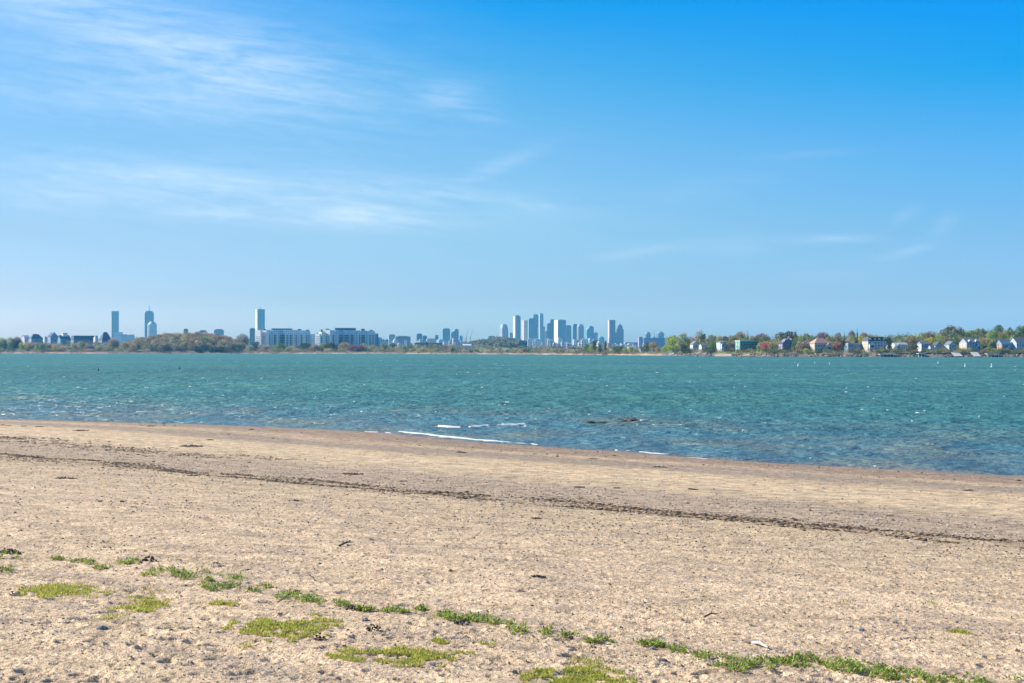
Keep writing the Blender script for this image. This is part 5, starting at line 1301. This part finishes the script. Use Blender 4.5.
wrack('upper_straw', 9000, lambda u_: 38.0+wob(u_, 9, 2.5)+wob(u_, 2.5, 1.2), 1.2, (-75, 20), lambda u_: 0.8+0*u_, 39, 'brown straw scattered around the broken upper left weed line', big=1.3, straw=True)
wrack('lower_wrack_line', 7000, lambda u_: 50.6+wob(u_, 6, 1.2)+wob(u_, 1.7, 0.4), 0.16, (22, 85), lambda u_: np.clip((u_-22)/10, 0, 0.8), 32, 'second thin seaweed line just below the long dark one at right')
wrack('middle_wrack_scraps', 2600, lambda u_: 43.0+wob(u_, 5, 4.0), 0.8, (-75, 60), lambda u_: np.where(u_ < -20, 0.9, 0.25), 33, 'scattered dark weed scraps above the long line')
wrack('upper_wrack_line', 6500, lambda u_: 37.4+wob(u_, 9, 2.5)+wob(u_, 2.5, 1.2), 0.45, (-75, -5), lambda u_: np.clip((-u_-5)/18, 0, 1), 34, 'broken brown weed line across the upper left of the beach', big=1.4)
wrack('waterside_scraps', 1100, lambda u_: 8+wob(u_, 4, 12.0), 2.2, (-75, 60), lambda u_: 0.5+0*u_, 35, 'thin brown weed scraps near the water', big=1.5)
wrack('plant_strip_litter', 16000, lambda u_: 71.2+wob(u_, 6, 0.8), 0.30, (-60, 60), lambda u_: np.clip(0.8-(u_+12)/40, 0.12, 0.9), 36, 'dry dark litter caught along the strip of plants', big=0.55, dark=1.3)
wrack('sand_litter', 5200, lambda u_: 60+wob(u_, 3, 10.0), 6.5, (-60, 60), lambda u_: 0.5+0*u_, 37, 'fine dry litter scattered over the middle sand', big=0.45)

def weed_clump(px, py, wpx, label, colr=(0.085, 0.058, 0.038), hgt=0.03, name='seaweed_clump', cat='seaweed', asp=0.5, group='dark seaweed clumps on the sand'):
    global TREE_N; TREE_N += 1
    rg = np.random.default_rng(500+TREE_N); x_, y_, z_ = ground(px, py); W = wpx/F*y_*0.46; n = 46
    a = rg.random(n)*6.28; r = np.sqrt(rg.random(n)); dx = W*r*np.cos(a); dy = W*asp*2.0*r*np.sin(a)
    zz = beach_z(x_+dx, y_+dy)-z_; ht = hgt*(1-r*r)
    sz_ = W*(0.06+0.13*rg.random(n))
    size = np.stack([sz_*1.5, sz_*0.6, np.minimum(sz_*0.5, 0.05)+0.01], 1)
    cols = np.array([colr])*(0.6+0.9*rg.random((n, 1)))
    me = blobs(name, np.stack([dx, dy, zz+0.01+ht*rg.random(n)], 1), size, rg.random(n)*6.28, cols, rg, M_TINT, 0.35)
    tag(link(name, me, None, (x_, y_, z_)), label, cat, group)
for a in [
 (2.5, 425.2, 6, 'small dark weed clump at the left edge near the water'), (8, 426, 6, 'second small dark weed clump from the left edge near the water'),
 (23.5, 426.4, 6, 'dark weed clump a little right of the left edge pair'), (39.5, 426.8, 9, 'dark weed clump at left, between a single scrap and long brown streak'),
 (81, 430.8, 16, 'long brown weed streak near the water at left'), (151, 426.2, 10, 'thin brown weed streak right of the long one near the water'),
 (209.5, 440.0, 8, 'compact black weed clump on pale sand left of centre'), (190, 446.4, 26, 'long narrow brown weed strip on pale sand at left'),
 (252, 429.8, 7, 'dark weed bit near the waterline, left of the surf'), (192, 476, 12, 'black weed clump lying in the long dark line at left'),
 (68, 478.6, 22, 'wide grey black weed patch below the line at far left'), (101, 502, 6, 'tiny dark weed pair, left one, on open sand at left'), (122, 502.4, 6, 'tiny dark weed pair, right one, on open sand at left'),
 (273, 438.4, 3, 'tiny dark weed bit below the left end of surf'), (353, 474.2, 22, 'flat dark weed streak on gravel left of centre'), (406, 481.4, 4, 'small black weed bit on gravel near the centre'),
 (296, 501, 6, 'small dark weed clump below the line left of centre'), (461.5, 452.6, 12, 'reddish brown weed streak below the surf at centre'), (461, 498.4, 12, 'dark weed clump in the line near the centre'),
 (661, 467.2, 14, 'dark brown weed strip right of centre below the surf'), (534.5, 454.2, 4, 'small dark weed bit right of centre near the surf'), (593.4, 459.0, 9, 'brown weed clump below the second surf line'),
 (579, 487.4, 12, 'round dark weed clump on pale sand right of centre'), (616.4, 488.2, 8, 'brown weed bit right of the round dark clump'), (693, 489.6, 12, 'brown weed clump on pale sand at right of centre'),
 (754, 485.2, 4, 'small black weed bit on gravel at right'), (968, 490.6, 11, 'long dark weed clump near the water at right'), (537, 518.8, 13, 'black weed clump just below the dark line at centre'),
 (451, 572, 7, 'small black weed bit on open sand near the centre'), (539, 577.6, 15, 'grey weed patch on open sand right of centre')]:
    weed_clump(a[0], a[1], a[2], a[3])
for a in [(462, 624.5, 18, 'black dry root tangle beside the leafy strip centre', 0.10), (374, 631, 16, 'black root tangle right of the yellow grass patch', 0.12), (319, 639.5, 12, 'black root bit at the right end of the big yellow grass', 0.08), (10, 553, 24, 'dark dry stalk tangle behind the leftmost leafy clump', 0.10), (148, 561, 18, 'dark dry stalk tangle between leafy clumps at left', 0.10), (352, 609.5, 14, 'black stalk tangle at the end of the dense leafy strip', 0.08)]:
    weed_clump(a[0], a[1], a[2], a[3], (0.05, 0.042, 0.038), a[4], 'root_tangle', 'dead plant', group='dark root tangles on the sand')

def stone(px, py, wpx, col, label, name='beach_stone', hk=0.5, seed=1, zoff=None, cat='stone', grp='loose stones on the sand', asp=0.7, mat=None):
    import bmesh
    bm = bmesh.new(); bmesh.ops.create_icosphere(bm, subdivisions=4, radius=1.0)
    for v in bm.verts:
        k_ = 1+0.30*mnoise.fractal(v.co*1.4+Vector((seed*3.7, 0, 0)), 0.8, 2.0, 4)+0.10*mnoise.noise(v.co*5+Vector((seed, 2, 0)))
        v.co *= k_
    x_, y_, z_ = ground(px, py) if zoff is None else (*gp(px, py), zoff)
    W = wpx/F*y_*0.5
    for v in bm.verts: v.co = Vector((v.co.x*W, v.co.y*W*asp, v.co.z*W*hk))
    me = bpy.data.meshes.new(name); bm.to_mesh(me); bm.free(); me.materials.append(mat or M_STONE)
    o = link(name, me, None, (x_, y_, z_+W*hk*0.2), seed*0.7); coloured(o, col); tag(o, label, cat, grp)
    return o
stone(102.5, 629, 11, (0.16, 0.17, 0.18), 'blue grey stone on sand at lower left', seed=1)
stone(365, 620.5, 9, (0.22, 0.23, 0.24), 'grey stone between leafy strip and grass left of centre', seed=2)
stone(652.5, 649, 9, (0.20, 0.18, 0.16), 'brown grey stone under the leafy strip right of centre', seed=3)
stone(663, 661, 10, (0.13, 0.12, 0.11), 'dark stone below the brown grey one right of centre', seed=4)
stone(861, 630, 7, (0.35, 0.37, 0.40), 'pale grey stone on open sand at right', seed=5)
stone(557, 456.6, 5, (0.45, 0.30, 0.10), 'small orange brown stone near the surf right of centre', seed=6)
m, t, b = new_mat('weedy_rock')
pos = t.node('ShaderNodeNewGeometry').outputs['Position']; nn = t.noise(pos, 3.0, 4, 0.6)
t.put(b.inputs['Base Color'], t.mix(t.ss(nn, 0.45, 0.6), (0.055, 0.045, 0.035, 1), (0.13, 0.11, 0.05, 1))); b.inputs['Roughness'].default_value = 0.55
M_WROCK = m
gk = 'weedy rocks awash off the beach'
stone(631, 421.2, 19, (0, 0, 0), 'largest dark weedy rock awash off the beach', 'tidal_rock', 0.26, 7, 0.0, 'rock', gk, 0.8, M_WROCK)
stone(622, 421.6, 9, (0, 0, 0), 'small rock touching the left end of the largest one', 'tidal_rock', 0.2, 8, 0.0, 'rock', gk, 0.8, M_WROCK)
stone(587, 422.6, 17, (0, 0, 0), 'flat mustard brown rock awash left of the largest one', 'tidal_rock', 0.16, 9, 0.0, 'rock', gk, 0.8, M_WROCK)
stone(601, 422.2, 13, (0, 0, 0), 'lowest thin rock between the two weedy ones', 'tidal_rock', 0.10, 10, 0.0, 'rock', gk, 0.8, M_WROCK)
stone(578, 422.4, 8, (0, 0, 0), 'tiny rock at the left end of the flat mustard one', 'tidal_rock', 0.12, 11, 0.0, 'rock', gk, 0.8, M_WROCK)
def stick(px0, py0, px1, py1, r_, col, label):
    a = Vector(ground(px0, py0)); c = Vector(ground(px1, py1)); a.z += 0.03; c.z += 0.05
    mid = (a+c)/2+Vector((0, 0.02, 0.03)); mb = MB(); L = (c-a)
    mb.tube((0, 0, 0), mid-a, r_, 7, r_*0.85).tube(mid-a, L, r_*0.85, 7, r_*0.4).tube(mid-a, mid-a+Vector((L.x*0.15, 0.10, 0.07)), r_*0.5, 5, r_*0.2)
    o = coloured(mb.build('driftwood_stick', M_PLAIN, None, a), col); tag(o, label, 'driftwood', 'driftwood sticks on the sand')
stick(752.5, 644, 767.5, 650.5, 0.022, (0.66, 0.60, 0.54), 'bleached white driftwood stick beside the leafy strip at right')
stick(339.5, 546.8, 352.5, 544.0, 0.025, (0.07, 0.055, 0.045), 'dark crooked stick on open sand left of centre')
stick(704, 618.5, 718, 616.5, 0.016, (0.10, 0.085, 0.07), 'thin dark stick on open sand right of centre')
stick(278, 603.5, 292, 599.8, 0.014, (0.30, 0.25, 0.2), 'thin pale brown twig below the dense leafy strip at left')

# leafy plants -----------------------------------------------------------
ORD = 'first second third fourth fifth sixth seventh eighth ninth tenth eleventh twelfth thirteenth fourteenth fifteenth sixteenth seventeenth eighteenth nineteenth twentieth'.split()
def ordinal(i):
    if i < 20: return ORD[i]
    tens = {2: 'twenty', 3: 'thirty', 4: 'forty'}; k_ = i+1
    if k_ % 10 == 0: return {30: 'thirtieth', 40: 'fortieth'}[k_]
    return tens[k_//10]+' '+ORD[k_ % 10-1]
LP = [(-6, 22, 549, 561), (-4, 13, 563, 577), (53, 68, 554, 561), (70, 95, 556, 566), (95, 114, 560, 571), (116, 138, 555, 566), (148, 176, 564, 578), (176, 206, 565, 580), (204, 243, 571, 591), (250, 272, 582, 594),
      (276, 297, 588, 600), (295, 323, 592, 604), (321, 351, 597, 609), (356, 376, 605, 612), (382, 406, 605, 614), (417, 429, 605, 612), (435, 470, 609, 622), (468, 490, 611, 623), (490, 510, 615, 630), (508, 526, 620, 635),
      (541, 558, 626, 637), (558, 579, 628, 639), (587, 599, 637, 645), (599, 621, 635, 644), (620, 640, 637, 646), (640, 665, 638, 648), (671, 691, 643, 655), (697, 716, 645, 667), (714, 752, 652, 674), (747, 769, 653, 676), (767, 789, 654, 669),
      (788, 825, 652, 669), (825, 858, 655, 676), (856, 890, 659, 681), (889, 932, 665, 688), (944, 984, 673, 690), (1010, 1032, 675, 690)]
def leaves_mesh(name, x_, y_, z_, ln, wd, tilt, rg, mat, cols):
    n = len(x_); a = rg.random(n)*6.283
    d = np.stack([np.cos(a)*np.cos(tilt), np.sin(a)*np.cos(tilt), np.sin(tilt)], 1)
    side = np.stack([-np.sin(a), np.cos(a), np.zeros(n)], 1)
    up = np.cross(side, d); p = np.stack([x_, y_, z_], 1)
    V = np.stack([p, p+d*ln[:, None]*0.5+side*wd[:, None], p+d*ln[:, None]-np.array([0, 0, 1])*ln[:, None]*0.12, p+d*ln[:, None]*0.5-side*wd[:, None]], 1).reshape(-1, 3)
    me = np_mesh(name, V, np.arange(4*n).reshape(n, 4), mat); tint(me, cols); return me
for i, (x0, x1, y0, y1) in enumerate(LP):
    rg = np.random.default_rng(700+i)
    cx, cy, cz = ground((x0+x1)/2, (y0+y1)/2+2); W = (x1-x0)/F*cy*0.58
    gy0 = ground((x0+x1)/2, y1)[1]; gy1 = ground((x0+x1)/2, y0+5)[1]; Dp = max(0.12, (gy1-gy0)*0.5)
    nst = int(22+44*W*Dp/0.12); nst = min(nst, 300)
    a = rg.random(nst)*6.28; r = np.sqrt(rg.random(nst)); sx_ = W*r*np.cos(a); sy_ = Dp*r*np.sin(a)
    kx = (vnoise((cx+sx_)/0.22, (cy+sy_)/0.3, 5)+0.5) > 0.45
    sx_, sy_ = sx_[kx], sy_[kx]; nst = len(sx_)
    per = 9; bx_ = np.repeat(sx_, per)+rg.normal(size=nst*per)*0.022; by_ = np.repeat(sy_, per)+rg.normal(size=nst*per)*0.022
    hh_ = np.repeat(0.02+0.06*rg.random(nst)**1.5, per)*rg.random(nst*per)
    z_ = beach_z(cx+bx_, cy+by_)-cz+hh_; n = len(bx_)
    tone = np.array([(0.32, 0.42, 0.06), (0.20, 0.31, 0.05), (0.45, 0.48, 0.10), (0.30, 0.20, 0.11)])[rg.choice(4, n, p=[.38, .27, .2, .15])]
    me = leaves_mesh('leaves', bx_, by_, z_, 0.045+0.04*rg.random(n), 0.009+0.009*rg.random(n), 0.15+0.9*rg.random(n), rg, M_LEAFT, tone)
    rt = empty('beach_plant', (cx, cy, cz), 0, 0.2)
    link('leaves', me, rt)
    st = MB()
    for q in range(0, nst, 6): 
        zz = float(beach_z(cx+sx_[q], cy+sy_[q]))-cz; st.tube((sx_[q], sy_[q], zz-0.03), (sx_[q]+0.02, sy_[q]+0.01, zz+0.08), 0.004, 4)
    st.build('stems', M_BARK, rt)
    tag(rt, ('broad ' if x1-x0 > 30 else 'small ' if x1-x0 < 17 else '')+'leafy green plant clump, '+ordinal(i)+' from the left along the strip', 'plant', 'leafy green plants in a strip across the sand')
GP = [(16, 112, 583, 601, 5200, 'yellow green grass patch at far left, first below the leafy strip'), (108, 186, 595, 615, 4600, 'yellow green grass patch right of the far left one'),
      (140, 170, 583, 594, 500, 'faint sparse grass patch under the leafy strip at left'), (208, 238, 600, 609, 700, 'small grass tuft patch left above the big bright one'),
      (222, 345, 612, 643, 10500, 'largest bright grass patch at lower left'), (326, 486, 646, 667, 8000, 'long thin grass patch below the centre of the leafy strip'),
      (427, 451, 635, 645, 500, 'little grass tuft above the right end of the long thin patch'), (516, 638, 664, 700, 11000, 'bright dense grass patch cut by the bottom picture edge'),
      (942, 970, 627, 637, 900, 'lone yellow green grass tuft on open sand at right'), (239, 256, 636, 651, 260, 'sparse grass wisp below the largest bright patch, left side'),
      (466, 496, 640, 648, 260, 'faint grass wisp right of the little tuft near the centre'), (566, 605, 657, 667, 240, 'faint grass wisp just above the dense bottom patch'),
      (836, 848, 598, 605, 70, 'tiny green sprout on open sand at right, left one of two'), (928, 940, 601, 607, 60, 'tiny green sprout on open sand at right, right one of two'),
      (90, 130, 612, 624, 240, 'sparse yellow grass wisp below the second patch at left')]
for i, (x0, x1, y0, y1, n, lb) in enumerate(GP):
    rg = np.random.default_rng(900+i); cx, cy, cz = ground((x0+x1)/2, (y0+y1)/2); W = (x1-x0)/F*cy*0.5
    ya = ground((x0+x1)/2, y1)[1]; yb = ground((x0+x1)/2, y0+2)[1]; Dp = (yb-ya)*0.5
    bl = max(4, int(W*Dp*60)); n = int(n*1.25)
    a = rg.random(n)*6.28; r = rg.random(n)**0.62; bx_ = W*r*np.cos(a); by_ = Dp*r*np.sin(a)
    dn = (vnoise((cx+bx_)/0.16, (cy+by_)/0.22, 55)+0.5)*0.65+(vnoise((cx+bx_)/0.5, (cy+by_)/0.7, 56)+0.5)*0.55
    k_ = (dn > 0.50+0.30*r**2); bx_, by_ = bx_[k_], by_[k_]; n = len(bx_)
    z_ = beach_z(cx+bx_, cy+by_)-cz; 
    tone = np.array([(0.50, 0.46, 0.06), (0.38, 0.42, 0.06), (0.62, 0.52, 0.14), (0.22, 0.33, 0.05)])[rg.choice(4, n, p=[.38, .3, .2, .12])]
    me = leaves_mesh('grass_patch', bx_, by_, z_-0.005, 0.04+0.045*rg.random(n), 0.004+0.004*rg.random(n), 0.5+0.9*rg.random(n), rg, M_LEAFT, tone)
    tag(link('grass_patch', me, None, (cx, cy, cz)), lb, 'grass patch', 'yellow green grass patches on the sand')

# ------------------------------------------------------------------ haze
m = bpy.data.materials.new('haze'); m.use_nodes = True; nt = m.node_tree; nt.nodes.remove(nt.nodes['Principled BSDF'])
pv = nt.nodes.new('ShaderNodeVolumePrincipled')
pv.inputs['Density'].default_value = HAZE_D; pv.inputs['Color'].default_value = (*HAZE_C, 1); pv.inputs['Anisotropy'].default_value = 0.2
pv.inputs['Absorption Color'].default_value = (1, 1, 1, 1)
nt.links.new(pv.outputs[0], nt.nodes['Material Output'].inputs['Volume'])
zt_ = max(max((o.matrix_world @ Vector(c)).z for c in o.bound_box) for o in [q for q in sc.objects if q.type == 'MESH'] if not bpy.context.view_layer.update() or True) if False else 300.0
hzo = MB().box(-11900, 11900, -420, 12400, -5.5, zt_).build('haze', m); tag(hzo, 'thin pale blue haze lying over the whole bay', 'haze', kind='stuff')

# ------------------------------------------------------------------ sky
w = bpy.data.worlds.new('World'); sc.world = w; w.use_nodes = True
t = NT(w.node_tree); bg = w.node_tree.nodes['Background']; bg.inputs[1].default_value = 0.1
sky = t.node('ShaderNodeTexSky', sky_type='NISHITA', sun_disc=False, sun_elevation=SUN_EL, sun_rotation=SUN_AZ)
d = t.node('ShaderNodeTexCoord').outputs['Generated']
dx_, dy_, dz_ = t.xyz(d)
az = t.m('ARCTAN2', dx_, dy_); el = t.m('ARCSINE', dz_)
def ramp(fac, stops):
    r_ = t.node('ShaderNodeValToRGB'); t.put(r_.inputs[0], fac); c = r_.color_ramp
    c.elements[0].position = stops[0][0]; c.elements[0].color = (*stops[0][1], 1)
    c.elements[1].position = stops[-1][0]; c.elements[1].color = (*stops[-1][1], 1)
    for p, q in stops[1:-1]:
        e = c.elements.new(p); e.color = (*q, 1)
    return r_.outputs[0]
EL = [math.atan2(HY-py, F) for py in (322, 300, 230, 150, 80, 0)]
def sky_ramp(k):
    st = [(e/1.4, tuple(v/SKY_GAIN for v in c)) for e, c in zip(EL, SKY_FAC[k])]
    st += [(0.32/1.4, tuple((0.5*v+0.5*w_)/SKY_GAIN for v, w_ in zip(SKY_FAC[k][-1], (0.45, 0.8, 1.15)))), (1.0, tuple(v/SKY_GAIN for v in (0.5, 0.8, 1.1)))]
    return ramp(t.m('DIVIDE', el, 1.4), st)
azn = [math.atan2(px-512, F) for px in (10, 512, 1014)]
f1 = t.ss(az, azn[0], azn[1]); f1.node.interpolation_type = 'LINEAR'; f2 = t.ss(az, azn[1], azn[2]); f2.node.interpolation_type = 'LINEAR'
fac = t.mix(f2, t.mix(f1, sky_ramp('L'), sky_ramp('M')), sky_ramp('R'))
base = t.mix(1.0, sky.outputs[0], fac, 'MULTIPLY')
base = t.vm('SCALE', base, SKY_GAIN)
# cirrus
def wisp(px, py, rx, ry, deg, amt):
    a = math.atan2(px-512, F); e = math.atan2(HY-py, F); c_, s_ = math.cos(R(deg)), math.sin(R(deg))
    u_ = t.m('SUBTRACT', az, a); v_ = t.m('SUBTRACT', el, e)
    p_ = t.m('ADD', t.m('MULTIPLY', u_, c_/rx*F), t.m('MULTIPLY', v_, -s_/rx*F))
    q_ = t.m('ADD', t.m('MULTIPLY', u_, s_/ry*F), t.m('MULTIPLY', v_, c_/ry*F))
    g_ = t.m('EXPONENT', t.m('MULTIPLY', t.m('ADD', t.m('MULTIPLY', p_, p_), t.m('MULTIPLY', q_, q_)), -1.0))
    return t.m('MULTIPLY', g_, amt)
WISPS = [(140, 60, 300, 75, 6, .20), (240, 200, 320, 38, 3, .28), (110, 30, 190, 34, 10, .36), (230, 72, 140, 34, 8, .42), (130, 105, 190, 26, 4, .30), (450, 95, 32, 12, 4, .55), (60, 14, 90, 10, 0, .25), (480, 118, 26, 5, 5, .2),
         (200, 185, 200, 18, 5, .42), (345, 215, 62, 10, 3, .75), (200, 217, 50, 6, 0, .30), (60, 205, 60, 12, 0, .25), (420, 190, 70, 10, 8, .3), (500, 165, 45, 7, -22, .30),
         (640, 252, 42, 5, -8, .30), (825, 241, 40, 4, 0, .42), (740, 246, 40, 9, 0, .22), (905, 255, 26, 4, -14, .30), (905, 219, 14, 6, -30, .25), (945, 228, 14, 8, -35, .2), (800, 158, 50, 4, -3, .14), (530, 203, 30, 6, 8, .25), (830, 276, 40, 5, 0, .12), (700, 190, 90, 14, -8, .10)]
tot = None
for q in WISPS:
    g_ = wisp(*q); tot = g_ if tot is None else t.m('ADD', tot, g_)
sh = t.m('ADD', az, t.m('MULTIPLY', el, -2.2))
nz1 = t.noise(t.vec(t.m('MULTIPLY', az, 9), t.m('MULTIPLY', t.m('ADD', el, t.m('MULTIPLY', az, 0.10)), 95), 0), 1.0, 6, 0.62, 0.6)
nz2 = t.noise(t.vec(t.m('MULTIPLY', sh, 30), t.m('MULTIPLY', t.m('ADD', el, t.m('MULTIPLY', az, 0.16)), 190), 4), 1.0, 5, 0.6, 0.8)
str_ = t.m('ADD', t.m('ADD', t.m('MULTIPLY', t.ss(nz1, 0.25, 0.80), 0.85), 0.22), t.m('MULTIPLY', t.ss(nz2, 0.3, 0.75), 0.5))
dens = t.m('MULTIPLY', t.m('MULTIPLY', tot, str_), 0.36, clamp=True)
final = t.mix(dens, base, (CLOUD*0.93, CLOUD*0.98, CLOUD*1.04, 1))
t.l.new(final, bg.inputs[0])

# ------------------------------------------------------------------ sun, camera, render
sl = bpy.data.lights.new('sun', 'SUN'); sl.energy = 4.2; sl.angle = R(0.53); sl.color = (1.0, 0.95, 0.86)
so = bpy.data.objects.new('sun', sl); COL.objects.link(so)
sd = Vector((math.sin(SUN_AZ)*math.cos(SUN_EL), math.cos(SUN_AZ)*math.cos(SUN_EL), math.sin(SUN_EL)))
so.rotation_euler = sd.to_track_quat('Z', 'Y').to_euler(); so.location = (0, 0, 60)
cd = bpy.data.cameras.new('camera'); co = bpy.data.objects.new('camera', cd); COL.objects.link(co); sc.camera = co
cd.sensor_width = 36; cd.lens = F/1024*36; cd.clip_start = 0.1; cd.clip_end = 40000
co.location = (0, 0, CAMZ); co.rotation_euler = (R(90)+math.atan((HY-341.5)/F), 0, 0)
sc.view_settings.view_transform = 'Standard'; sc.view_settings.look = 'None'; sc.view_settings.gamma = 1
sc.view_settings.exposure = EXPO
sc.cycles.use_denoising = True
try: sc.cycles.denoiser = 'OPENIMAGEDENOISE'; sc.cycles.denoising_prefilter = 'ACCURATE'
except Exception: pass
sc.cycles.volume_bounces = 1; sc.cycles.max_bounces = 6; sc.cycles.diffuse_bounces = 3; sc.cycles.transparent_max_bounces = 12
